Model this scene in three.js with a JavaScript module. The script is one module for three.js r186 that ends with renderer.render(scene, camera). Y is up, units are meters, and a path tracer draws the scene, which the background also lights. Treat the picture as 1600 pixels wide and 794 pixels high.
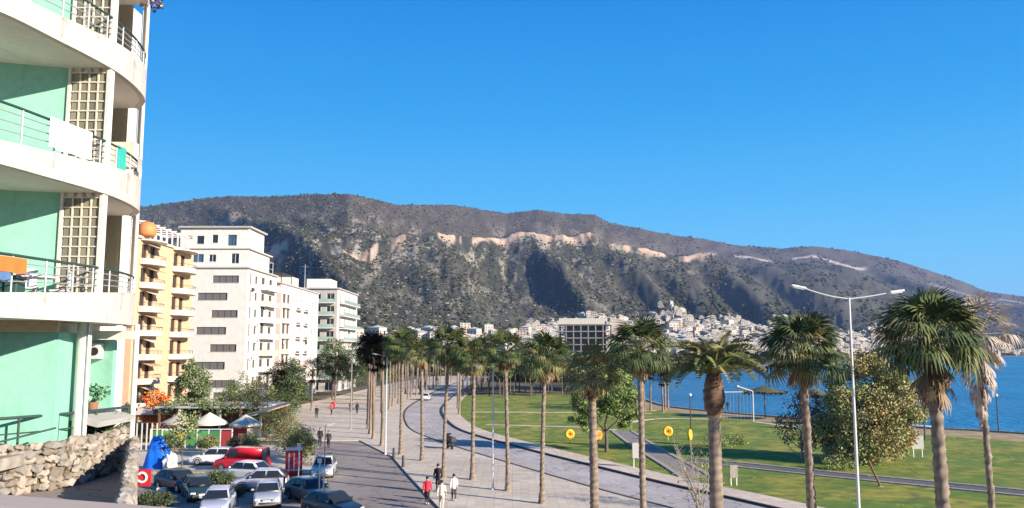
import * as THREE from 'three';
import { mergeGeometries, mergeVertices } from 'three/addons/utils/BufferGeometryUtils.js';
import { RoundedBoxGeometry } from 'three/addons/geometries/RoundedBoxGeometry.js';
import { ImprovedNoise } from 'three/addons/math/ImprovedNoise.js';

// ------------------------------------------------------------------ camera, sky, sun, exposure
const scene = new THREE.Scene();
const camera = new THREE.PerspectiveCamera(33.96, 1024 / 508, 0.1, 20000);
camera.position.set(0, 10, 0);
camera.rotation.x = 6.625 * Math.PI / 180;

const SUN = new THREE.Vector3(0.85 * Math.cos(0.345), Math.sin(0.345), 0.527 * Math.cos(0.345)).normalize();
function makeSky() {
  const W = 512, H = 256, a = new Float32Array(W * H * 4);
  const stops = [[-90, [0.11, 0.10, 0.09]], [-6, [0.12, 0.12, 0.11]], [0, [0.15, 0.38, 0.54]], [5, [0.09, 0.325, 0.53]], [10, [0.043, 0.262, 0.512]], [16, [0.014, 0.195, 0.465]], [24, [0.004, 0.135, 0.405]], [40, [0.003, 0.085, 0.29]], [60, [0.002, 0.055, 0.21]], [90, [0.002, 0.045, 0.18]]];
  for (let j = 0; j < H; j++) {
    const el = ((j + 0.5) / H - 0.5) * 180;           // row 0 is straight down
    for (let i = 0; i < W; i++) {
      let q = 1; while (stops[q][0] < el) q++;
      const t = (el - stops[q - 1][0]) / (stops[q][0] - stops[q - 1][0]), c = stops[q][1].map((v, k) => stops[q - 1][1][k] + (v - stops[q - 1][1][k]) * t);
      const o = (j * W + i) * 4; a[o] = c[0]; a[o + 1] = c[1]; a[o + 2] = c[2]; a[o + 3] = 1;
    }
  }
  const t = new THREE.DataTexture(a, W, H, THREE.RGBAFormat, THREE.FloatType);
  t.mapping = THREE.EquirectangularReflectionMapping; t.magFilter = THREE.LinearFilter; t.minFilter = THREE.LinearFilter;
  t.wrapS = THREE.RepeatWrapping; t.needsUpdate = true; return t;
}
const skyTex = makeSky();
scene.background = skyTex; scene.environment = skyTex;
scene.environmentIntensity = 1; scene.backgroundIntensity = 1;
const sun = new THREE.DirectionalLight(new THREE.Color(1, 0.885, 0.745), 5);
sun.position.copy(SUN).multiplyScalar(300); sun.castShadow = true; sun.shadow.radius = 1;
sun.shadow.mapSize.set(4096, 4096);
Object.assign(sun.shadow.camera, { left: -160, right: 160, top: 160, bottom: -160, near: 1, far: 900 });
sun.target.position.set(0, 0, -90); sun.position.add(sun.target.position);
scene.add(sun, sun.target);
const renderer = new THREE.WebGLRenderer({ antialias: true });
renderer.setSize(1024, 508);
renderer.toneMapping = THREE.LinearToneMapping;
renderer.toneMappingExposure = 1.95;
renderer.shadowMap.enabled = true;
scene.fog = new THREE.FogExp2(new THREE.Color(0.36, 0.52, 0.95), 0.00006);

// ------------------------------------------------------------------ helpers
function rng(s) { return () => { s |= 0; s = s + 0x6D2B79F5 | 0; let t = Math.imul(s ^ s >>> 15, 1 | s); t = t + Math.imul(t ^ t >>> 7, 61 | t) ^ t; return ((t ^ t >>> 14) >>> 0) / 4294967296; }; }
const PN = new ImprovedNoise();
const n3 = (x, y, z = 0) => PN.noise(x, y, z);
function fbm(x, y, o = 4, z = 0) { let s = 0, a = 1, t = 0; for (let i = 0; i < o; i++) { s += a * n3(x, y, z + i * 7.3); t += a; a *= 0.5; x *= 2.03; y *= 2.03; } return s / t; }
const clamp = (v, a = 0, b = 1) => Math.min(b, Math.max(a, v));
const lerp = (a, b, t) => a + (b - a) * t;
const ss = (a, b, v) => { const t = clamp((v - a) / (b - a)); return t * t * (3 - 2 * t); };
const V = (x, y, z) => new THREE.Vector3(x, y, z);
const W = (x, h, d) => new THREE.Vector3(x, h, -d);            // X to the right, height, distance ahead
function poly(pts, x) { if (x <= pts[0][0]) return pts[0][1]; for (let i = 1; i < pts.length; i++) if (x <= pts[i][0]) { const t = (x - pts[i - 1][0]) / (pts[i][0] - pts[i - 1][0]); return lerp(pts[i - 1][1], pts[i][1], t); } return pts[pts.length - 1][1]; }
const taken = {};
function numbered(n) { if (!(n in taken)) { taken[n] = 0; return n; } taken[n]++; return n + '_' + String(taken[n]).padStart(3, '0'); }
function tag(o, label, category, group, kind) { if (label) o.userData.label = label; if (category) o.userData.category = category; if (group) o.userData.group = group; if (kind) o.userData.kind = kind; return o; }
function shadows(o) { o.castShadow = true; o.receiveShadow = true; return o; }
function mesh(name, geo, mat, parent) { const m = shadows(new THREE.Mesh(Array.isArray(geo) ? merge(geo) : geo, mat)); m.name = parent ? name : numbered(name); (parent || scene).add(m); return m; }
function thing(name, label, category, x = 0, y = 0, d = 0, turn = 0, group) { const o = new THREE.Group(); o.name = numbered(name); o.position.set(x, y, -d); o.rotation.y = turn; tag(o, label, category, group); scene.add(o); return o; }
function dup(src, label, x, y, d, turn = 0, scale = 1) { const c = src.clone(); c.name = numbered(src.name.replace(/_\d{3}$/, '')); c.userData = { ...src.userData }; if (label) c.userData.label = label; c.position.set(x, y, -d); c.rotation.y = turn; c.scale.setScalar(scale); scene.add(c); return c; }
function merge(list) {
  const nonI = list.map(g => g.index ? g.toNonIndexed() : g);
  const anyC = nonI.some(g => g.attributes.color);
  for (const g of nonI) {
    for (const k of Object.keys(g.attributes)) if (!['position', 'normal', 'uv', 'color'].includes(k)) g.deleteAttribute(k);
    if (!g.attributes.normal) g.computeVertexNormals();
    if (!g.attributes.uv) g.setAttribute('uv', new THREE.BufferAttribute(new Float32Array(g.attributes.position.count * 2), 2));
    if (anyC && !g.attributes.color) g.setAttribute('color', new THREE.BufferAttribute(new Float32Array(g.attributes.position.count * 3).fill(1), 3));
  }
  return mergeGeometries(nonI, false);
}
function uvm(g) {            // uv in metres by the way each face points
  if (g.index) g = g.toNonIndexed(); g.computeVertexNormals();
  const p = g.attributes.position, n = g.attributes.normal, uv = new Float32Array(p.count * 2);
  for (let i = 0; i < p.count; i++) {
    const ax = Math.abs(n.getX(i)), ay = Math.abs(n.getY(i)), az = Math.abs(n.getZ(i));
    if (ay > ax && ay > az) { uv[2 * i] = p.getX(i); uv[2 * i + 1] = p.getZ(i); }
    else if (ax > az) { uv[2 * i] = p.getZ(i); uv[2 * i + 1] = p.getY(i); }
    else { uv[2 * i] = p.getX(i); uv[2 * i + 1] = p.getY(i); }
  }
  g.setAttribute('uv', new THREE.BufferAttribute(uv, 2)); return g;
}
function box(w, h, d, x = 0, y = 0, z = 0, ry = 0, rx = 0, rz = 0) { let g = uvm(new THREE.BoxGeometry(w, h, d)); if (rx) g.rotateX(rx); if (rz) g.rotateZ(rz); if (ry) g.rotateY(ry); g.translate(x, y, z); return g; }
function rbox(w, h, d, r, x = 0, y = 0, z = 0, ry = 0) { const g = new RoundedBoxGeometry(w, h, d, 2, r); if (ry) g.rotateY(ry); g.translate(x, y, z); return g; }
function bar(a, b, r0, r1 = r0, seg = 8) { const dir = b.clone().sub(a), L = dir.length(); const g = new THREE.CylinderGeometry(r1, r0, L, seg, 1); g.translate(0, L / 2, 0); g.applyQuaternion(new THREE.Quaternion().setFromUnitVectors(V(0, 1, 0), dir.normalize())); g.translate(a.x, a.y, a.z); return g; }
function tube(pts, r, seg = 24, rad = 6) { return new THREE.TubeGeometry(new THREE.CatmullRomCurve3(pts, false, 'centripetal'), seg, r, rad, false); }
function paint(g, fn) { if (g.index) g = g.toNonIndexed(); const p = g.attributes.position, c = new Float32Array(p.count * 3); for (let i = 0; i < p.count; i++) { const k = fn(p.getX(i), p.getY(i), p.getZ(i), i); c[3 * i] = k[0]; c[3 * i + 1] = k[1]; c[3 * i + 2] = k[2]; } g.setAttribute('color', new THREE.BufferAttribute(c, 3)); return g; }
function sheet(name, pts, top, mat, depth, parent) {     // pts [X, distance]; a flat piece of ground with real edges
  const s = new THREE.Shape(pts.map(([x, d]) => new THREE.Vector2(x, d)));
  let g = depth ? new THREE.ExtrudeGeometry(s, { depth, bevelEnabled: false }) : new THREE.ShapeGeometry(s);
  if (depth) g.translate(0, 0, -depth);
  g.rotateX(-Math.PI / 2); g.translate(0, top, 0);
  // shape (x, d) -> world (x, -z = d)
  const m = mesh(name, uvm(g), mat, parent); if (!parent) m.userData.kind = 'structure'; return m;
}
function offset(line, o) { return line.map((p, i) => { const a = line[Math.max(0, i - 1)], b = line[Math.min(line.length - 1, i + 1)]; const dx = b[0] - a[0], dy = b[1] - a[1], L = Math.hypot(dx, dy); return [p[0] + dy / L * o, p[1] - dx / L * o]; }); }
function smoothLine(pts, n) { const c = new THREE.CatmullRomCurve3(pts.map(p => V(p[0], 0, p[1])), false, 'centripetal'); return c.getPoints(n).map(p => [p.x, p.z]); }

// ------------------------------------------------------------------ textures and materials
function tex(size, fn, metres, srgb = true) {     // fn(u, v) -> [r, g, b] 0..1 ; tiles by blending the seams
  const a = new Uint8Array(size * size * 4);
  for (let j = 0; j < size; j++) for (let i = 0; i < size; i++) { const c = fn(i / size, j / size); const o = (j * size + i) * 4; for (let k = 0; k < 3; k++) a[o + k] = clamp(c[k]) * 255; a[o + 3] = 255; }
  const t = new THREE.DataTexture(a, size, size, THREE.RGBAFormat); t.wrapS = t.wrapT = THREE.RepeatWrapping; t.magFilter = THREE.LinearFilter; t.minFilter = THREE.LinearMipmapLinearFilter; t.generateMipmaps = true;
  if (srgb) t.colorSpace = THREE.SRGBColorSpace; t.repeat.set(1 / metres, 1 / metres); t.needsUpdate = true; return t;
}
function tn(u, v, f, o = 4, z = 0) {              // tiling fbm
  const a = fbm(u * f, v * f, o, z), b = fbm((u - 1) * f, v * f, o, z), c = fbm(u * f, (v - 1) * f, o, z), d = fbm((u - 1) * f, (v - 1) * f, o, z);
  return lerp(lerp(a, b, u), lerp(c, d, u), v) * 1.25;
}
const R0 = rng(11);
const texPlaster = tex(512, (u, v) => { const s = tn(u, v, 5, 4) * 0.07 + tn(u * 1, v, 40, 2, 3) * 0.05 + Math.max(0, tn(u, v * 0.12, 26, 2, 9) - 0.12) * -0.12; const k = 0.93 + s; return [k, k * 0.99, k * 0.975]; }, 6);
const texStain = tex(512, (u, v) => { const st = Math.max(0, tn(u, v * 0.15, 22, 3, 9) - 0.06) * 0.4, sp = Math.max(0, tn(u, v, 9, 4, 2) - 0.15) * 0.5; const k = 0.97 - st * 0.7 - sp + tn(u, v, 40, 2, 3) * 0.05; return [k, k * (0.985 - st * 0.05), k * (0.97 - st * 0.12)]; }, 3);
const texAsphalt = tex(1024, (u, v) => { let k = 0.90 + tn(u, v, 4, 5) * 0.20 + (R0() - 0.5) * 0.16; const cr = Math.abs(tn(u, v, 9, 3, 5)); if (cr < 0.012) k -= 0.22; const oil = tn(u, v, 11, 3, 8); if (oil > 0.30) k -= 0.16 * ss(0.30, 0.42, oil); if (tn(u, v, 5, 2, 12) > 0.30) k += 0.05; return [k, k * 0.985, k * 0.975]; }, 22);
const texPave = tex(1024, (u, v) => { let k = 0.94 + tn(u, v, 4, 5) * 0.15 - Math.max(0, tn(u, v, 9, 4, 14) - 0.2) * 0.5 + (R0() - 0.5) * 0.09; const gx = (u * 40) % 1, gy = (v * 40) % 1; if (gx < 0.05 || gy < 0.05) k -= 0.10; k += (n3(Math.floor(u * 40) * 3.7, Math.floor(v * 40) * 5.1) * 0.10); const w = tn(u, v, 7, 3, 4); return [k, k * (0.965 + w * 0.02), k * (0.92 + w * 0.03)]; }, 24);
const texGrass = tex(1024, (u, v) => { const a = tn(u, v, 5, 5), b = tn(u, v, 22, 3, 4), f = R0() - 0.5; const dry = ss(-0.2, 0.3, a + b * 0.4), worn = ss(0.30, 0.48, tn(u, v, 7, 4, 15) + b * 0.15); const g = [0.46, 0.57, 0.17], y0 = [0.70, 0.66, 0.27], e = [0.74, 0.66, 0.44], k = 0.88 + f * 0.30 + b * 0.30, y = y0.map((q, i) => lerp(q, e[i], worn)); return [lerp(g[0], y[0], dry) * k, lerp(g[1], y[1], dry) * k, lerp(g[2], y[2], dry) * k]; }, 26);
const texSoil = tex(512, (u, v) => { const a = tn(u, v, 6, 5), f = (R0() - 0.5) * 0.2; const k = 0.8 + a * 0.3 + f; return [k, k * 0.93, k * 0.78]; }, 14);
const texStone = tex(512, (u, v) => { const a = tn(u, v, 6, 5), f = (R0() - 0.5) * 0.12; const k = 0.78 + a * 0.35 + f; return [k, k * 0.97, k * 0.92]; }, 2);
const texWave = tex(1024, (u, v) => { const k = 0.5 + tn(u, v, 18, 4) * 0.6 + tn(u, v * 2, 50, 2, 4) * 0.25; return [k, k, k]; }, 60, false);
const texSea = tex(1024, (u, v) => { const a = tn(u, v * 1.0, 4, 4); const k = 0.86 + a * 0.3; return [k * 0.95, k, k]; }, 420);
const texBark = tex(512, (u, v) => { const k = 0.75 + tn(u, v, 30, 3) * 0.5 + (R0() - 0.5) * 0.2; return [k, k * 0.95, k * 0.88]; }, 1);
const lin = (r, g, b) => new THREE.Color().setRGB(r, g, b);
function M(r, g, b, rough = 0.85, o = {}) { return new THREE.MeshStandardMaterial({ color: lin(r, g, b), roughness: rough, ...o }); }
const DS = THREE.DoubleSide;
const mat = {
  white: M(0.82, 0.785, 0.73, 0.8, { map: texPlaster, bumpMap: texPlaster, bumpScale: 0.01 }),
  band: M(0.60, 0.545, 0.51, 0.85, { map: texStain, side: THREE.DoubleSide }),
  cream: M(0.74, 0.69, 0.58, 0.8, { map: texPlaster }),
  teal: M(0.29, 0.64, 0.50, 0.75, { map: texPlaster }),
  olive: M(0.66, 0.64, 0.52, 0.9, { map: texPlaster }),
  tan: M(0.55, 0.42, 0.28, 0.8, { map: texPlaster }),
  yellow: M(0.80, 0.53, 0.33, 0.8, { map: texPlaster }),
  yellowPale: M(0.80, 0.65, 0.50, 0.8, { map: texPlaster }),
  pink: M(0.76, 0.62, 0.54, 0.8, { map: texPlaster }),
  greyPl: M(0.5, 0.49, 0.46, 0.85, { map: texPlaster }),
  concrete: M(0.36, 0.34, 0.31, 0.9, { map: texPlaster }),
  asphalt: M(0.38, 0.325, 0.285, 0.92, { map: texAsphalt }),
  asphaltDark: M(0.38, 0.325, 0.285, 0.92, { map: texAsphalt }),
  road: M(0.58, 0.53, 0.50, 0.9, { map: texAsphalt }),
  pave: M(0.70, 0.635, 0.55, 0.9, { map: texPave }),
  paveL: M(0.76, 0.66, 0.56, 0.9, { map: texPave }),
  kerb: M(0.55, 0.53, 0.49, 0.9, { map: texStone }),
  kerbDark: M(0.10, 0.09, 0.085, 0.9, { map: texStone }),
  paintW: M(0.7, 0.69, 0.66, 0.8),
  grass: M(0.82, 0.84, 0.60, 1, { map: texGrass }),
  soil: M(0.22, 0.19, 0.13, 1, { map: texSoil }),
  sand: M(0.62, 0.53, 0.41, 1, { map: texSoil }),
  sea: M(0.006, 0.22, 0.44, 0.25, { map: texSea, bumpMap: texWave, bumpScale: 0.7 }),
  glass: M(0.02, 0.028, 0.035, 0.08, { metalness: 0 }),
  glassBlue: M(0.05, 0.10, 0.16, 0.08),
  frame: M(0.7, 0.68, 0.64, 0.5), frameDark: M(0.05, 0.045, 0.04, 0.5),
  steel: M(0.55, 0.56, 0.57, 0.4, { metalness: 0.6 }), steelWhite: M(0.56, 0.56, 0.55, 0.5),
  dark: M(0.02, 0.02, 0.022, 0.6), railDark: M(0.03, 0.06, 0.05, 0.5),
  wood: M(0.16, 0.09, 0.05, 0.8),
};

// ------------------------------------------------------------------ the land, the sea and the hills
const SHORE = smoothLine([[190, -160], [140, -60], [100, 40], [60, 104.5], [53.6, 109.5], [38.5, 130.3], [29.5, 148], [28, 165], [30, 198], [36, 250], [55, 350], [104, 462], [250, 700], [520, 1100], [900, 1500], [1500, 2000], [3000, 2700], [7000, 3600]], 220);
mat.soil.side = DS;
{
  const land = [[-7500, -300], [150, -300], ...SHORE.map(p => [p[0], p[1]]), [9000, 9000], [-7500, 9000]];
  sheet('ground', land, 0, mat.soil, 4);
  const s = new THREE.PlaneGeometry(16000, 16000, 1, 1); s.rotateX(-Math.PI / 2); s.translate(3000, -0.45, -4000);
  mesh('sea', uvm(s), mat.sea).userData.kind = 'structure';
}
// ridge and foot of the hills: [X, height, distance, foot X, foot distance]
const RIDGE = [[-1848, 402, 2500, -379, 520], [-1378, 404, 2391, -295, 520], [-1013, 413, 2300, -225, 520], [-869, 418, 2228, -208, 541], [-742, 416, 2161, -189, 561], [-621, 401, 2094, -169, 581], [-507, 395, 2028, -147, 601], [-389, 383, 1956, -122, 622], [-343, 393, 2093, -103, 637], [-309, 399, 2200, -90, 650], [-175, 452, 2500, -48, 693], [-122, 459, 2600, -33, 707], [-22, 470, 2767, -6, 731], [89, 498, 2853, 23, 755], [181, 493, 2907, 47, 768], [301, 500, 2973, 78, 781], [350, 476, 3000, 91, 787], [503, 487, 3233, 123, 800], [673, 494, 3467, 149, 776], [861, 509, 3700, 178, 774], [1052, 503, 3876, 218, 812], [1342, 518, 4124, 279, 866], [1567, 553, 4300, 330, 914], [1777, 546, 4411, 411, 1031], [2130, 511, 4589, 560, 1217], [2361, 465, 4700, 676, 1356], [2647, 423, 4900, 807, 1503], [2885, 370, 5060, 921, 1621], [3103, 360, 5200, 1029, 1730], [3945, 328, 5700, 1485, 2150], [5491, 298, 6500, 2279, 2700]];
const RU = [-150, 60, 235, 300, 360, 420, 480, 545, 590, 620, 710, 740, 790, 840, 880, 930, 950, 1000, 1050, 1100, 1150, 1220, 1270, 1320, 1400, 1450, 1500, 1540, 1575, 1700, 1900];
const RT = [0, 1, 2, 3, 4].map(k => RU.map((u, i) => [u, RIDGE[i][k]]));
const GS = [[0, 0], [0.12, 0.055], [0.3, 0.2], [0.45, 0.36], [0.6, 0.53], [0.7, 0.60], [0.8, 0.69], [0.92, 0.88], [1, 1], [1.2, 0.85], [1.5, 0.5]];
const GS2 = [[0, 0], [0.12, 0.06], [0.3, 0.22], [0.45, 0.40], [0.56, 0.56], [0.6, 0.575], [0.64, 0.55], [0.72, 0.53], [0.8, 0.62], [0.9, 0.83], [1, 1], [1.2, 0.85], [1.5, 0.5]];
function hill(u, s) {                // u runs along the range, s from its foot (0) to its ridge (1) and down behind
  const rx = poly(RT[0], u), rh = poly(RT[1], u), rd = poly(RT[2], u), fx = poly(RT[3], u), fd = poly(RT[4], u);
  const e = fbm(u * 0.011, s * 1.2, 2, 3) * 40 * s * (1.02 - Math.min(1, s));
  const X = lerp(fx, rx, s) + e, d = lerp(fd, rd, s);
  const far = ss(780, 1080, u);
  // spurs and gullies run down and to the right
  const q = (u + 330 * s) * 0.0085;
  const spur = 1.15 * n3(q * 1.25, s * 0.5, 2.2) + 0.5 * n3(q * 2.7, s * 1.1, 5.1);
  const small = fbm(u * 0.045 + s * 2, s * 9, 4, 6);
  const env = ss(0.08, 0.36, s) * clamp((1.0 - s) * 4) ;
  const lay = ss(560, 700, u) * ss(1250, 1060, u);
  let h = rh * lerp(poly(GS, s), poly(GS2, s), lay);
  h += rh * env * (spur * (1 - 0.65 * lay * ss(0.38, 0.52, s)) * lerp(0.075, 0.15, far) + small * lerp(0.024, 0.012, far));
  h += rh * 0.007 * fbm(u * 0.09, s * 30, 3, 1) * Math.min(1, s * 4);
  return [X, h - 0.6 + 0.6 * Math.min(1, s * 20), d];
}
const cutLine = u => lerp(0.50, 0.555, ss(560, 700, u)) + 0.02 * n3(u * 0.012, 0.3) + 0.010 * n3(u * 0.05, 4.4);
function hillColour(u, s) {
  const far = ss(880, 1150, u);
  const a = fbm(u * 0.05, s * 12, 4, 2), b = fbm(u * 0.3, s * 60, 2, 5), c = n3(u * 0.02, s * 3, 8);
  const v = fbm(u * 0.018, s * 4, 3, 11); let k = [0.058 + a * 0.06 + v * 0.05, 0.054 + a * 0.055 + v * 0.035, 0.033 + a * 0.035 + v * 0.02];
  const brown = ss(0.72, 0.9, s); k = [lerp(k[0], 0.064 + a * 0.06, brown), lerp(k[1], 0.052 + a * 0.05, brown), lerp(k[2], 0.038 + a * 0.035, brown)];
  const rock = ss(0.08, 0.30, a + b * 0.5 + c * 0.2) * (1 - far) * ss(0.05, 0.3, s) * ss(0.95, 0.7, s) * lerp(0.25, 0.75, ss(0.25, 0.55, s));
  k = [lerp(k[0], 0.40, rock), lerp(k[1], 0.35, rock), lerp(k[2], 0.28, rock)];
  // the raw road cut across the slope, with spoil tipped below it
  const cl = cutLine(u), w = 0.014 + 0.045 * Math.max(0, n3(u * 0.03, 7.7) + 0.1) + 0.02 * Math.max(0, n3(u * 0.13, 1.7));
  if (u > 370 && u < 1115) {
    const strength = ss(-0.02, 0.22, n3(u * 0.031, 3.3) + 0.5 * n3(u * 0.11, 9.3) + (u > 640 && u < 1040 ? 0.22 : 0.02)) * ss(370, 400, u) * ss(1115, 1080, u);
    const f = ss(w * 1.3, w * 0.5, Math.abs(s - cl + b * 0.008)) * strength;
    const pale = ss(-0.1, 0.3, n3(u * 0.06, s * 40, 3));
    k = [lerp(k[0], 0.56, f), lerp(k[1], lerp(0.36, 0.44, pale), f), lerp(k[2], lerp(0.22, 0.33, pale), f)];
    const sp = ss(0.13, 0, cl - s) * (s < cl ? 1 : 0) * strength * ss(0.05, 0.25, a + b * 0.4) * 0.7;
    k = [lerp(k[0], 0.36, sp), lerp(k[1], 0.27, sp), lerp(k[2], 0.19, sp)];
  }
  if (u > 1060) {  // short pale scars near the far crests
    const q = Math.abs(s - (0.86 + 0.03 * n3(u * 0.02, 9.1))); const on = ss(0.05, 0.3, n3(u * 0.017, 5.5) + 0.15);
    const f = ss(0.014, 0.005, q + b * 0.008) * on * 0.8; k = [lerp(k[0], 0.5, f), lerp(k[1], 0.43, f), lerp(k[2], 0.38, f)];
  }
  return k.map(v => Math.max(0.02, v));
}
{
  const NU = 800, NS = 190, pos = new Float32Array((NU + 1) * (NS + 1) * 3), col = new Float32Array(pos.length), idx = [];
  for (let i = 0; i <= NU; i++) for (let j = 0; j <= NS; j++) {
    const u = -150 + 2050 * i / NU, s = 1.4 * Math.pow(j / NS, 1.0), p = hill(u, s), c = hillColour(u, s), o = (i * (NS + 1) + j) * 3;
    pos[o] = p[0]; pos[o + 1] = p[1]; pos[o + 2] = -p[2]; col.set(c, o);
    if (i < NU && j < NS) { const a = i * (NS + 1) + j, b = a + NS + 1; idx.push(a, b, a + 1, b, b + 1, a + 1); }
  }
  const g = new THREE.BufferGeometry(); g.setAttribute('position', new THREE.BufferAttribute(pos, 3)); g.setAttribute('color', new THREE.BufferAttribute(col, 3)); g.setIndex(idx); g.computeVertexNormals();
  mesh('hills', g, new THREE.MeshStandardMaterial({ vertexColors: true, roughness: 1, side: DS })).userData.kind = 'structure';
}
function clumpGeo(seed, detail = 1, sy = 0.85) { const r = rng(seed), g = new THREE.IcosahedronGeometry(1, detail), p = g.attributes.position; const m = new Map(); for (let i = 0; i < p.count; i++) { const k = [p.getX(i), p.getY(i), p.getZ(i)].map(v => v.toFixed(3)).join(); if (!m.has(k)) m.set(k, 0.7 + r() * 0.55); const s = m.get(k); p.setXYZ(i, p.getX(i) * s, p.getY(i) * s * sy, p.getZ(i) * s); } g.computeVertexNormals(); return g; }
function instanced(name, geo, material, list, label, category) {   // list of [x, y, z, sx, sy, ry, colour]
  const m = new THREE.InstancedMesh(geo, material, list.length), o = new THREE.Object3D(), c = new THREE.Color(); m.name = numbered(name);
  list.forEach(([x, y, z, sx, sy, ry, k], i) => { o.position.set(x, y, z); o.rotation.set(0, ry, 0); o.scale.set(sx, sy, sx); o.updateMatrix(); m.setMatrixAt(i, o.matrix); m.setColorAt(i, c.setRGB(...k)); });
  shadows(m); tag(m, label, category, null, 'stuff'); scene.add(m); return m;
}
{
  const r = rng(5), list = [], rocks = [];
  for (let n = 0; n < 80000; n++) {
    const u = 200 + 1450 * Math.pow(r(), 1.1), s = 0.01 + r() * 1.0, dens = fbm(u * 0.03, s * 8, 4, 4) * 1.6 + fbm(u * 0.2, s * 40, 2, 6) * 0.6;
    const far = ss(900, 1200, u);
    if (r() > 0.75 + dens * 1.1 - far * 0.62 * ss(0.1, 0.28, s)) continue;
    if (Math.abs(s - cutLine(u)) < 0.02 && u > 400 && u < 1080) continue;
    const p = hill(u, s), k = 0.5 + r() * 0.8, sz = (0.9 + r() * r() * 3.2) * (1 + far * 1.1);
    if (r() < 0.25 && far < 0.5 && s > 0.15) rocks.push([p[0], p[1], -p[2], 0.6 + r() * 1.9, 0.4 + r() * 1.2, r() * 6, [0.40 * k, 0.35 * k, 0.28 * k]]);
    else list.push([p[0], p[1] + sz * 0.35, -p[2], sz, sz * (0.7 + r() * 0.6), r() * 6, [0.048 * k, 0.052 * k, 0.024 * k]]);
  }
  for (let n = 0; n < 3000; n++) { const u = 560 + 1080 * r(), s = 0.002 + 0.15 * r(), p = hill(u, s), k = 0.6 + r() * 0.8, sz = 1.6 + r() * 2.4; list.push([p[0], p[1] + sz * 0.4, -p[2], sz, sz, r() * 6, [0.048 * k, 0.058 * k, 0.026 * k]]); }
  instanced('hillside_scrub', clumpGeo(3, 0), M(1, 1, 1, 1), list, 'dark olive scrub and trees dotted over the hillside', 'scrub');
  instanced('hillside_rocks', clumpGeo(9, 0, 0.6), M(1, 1, 1, 1), rocks, 'pale rocks scattered over the near hillside', 'rocks');
}

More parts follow.
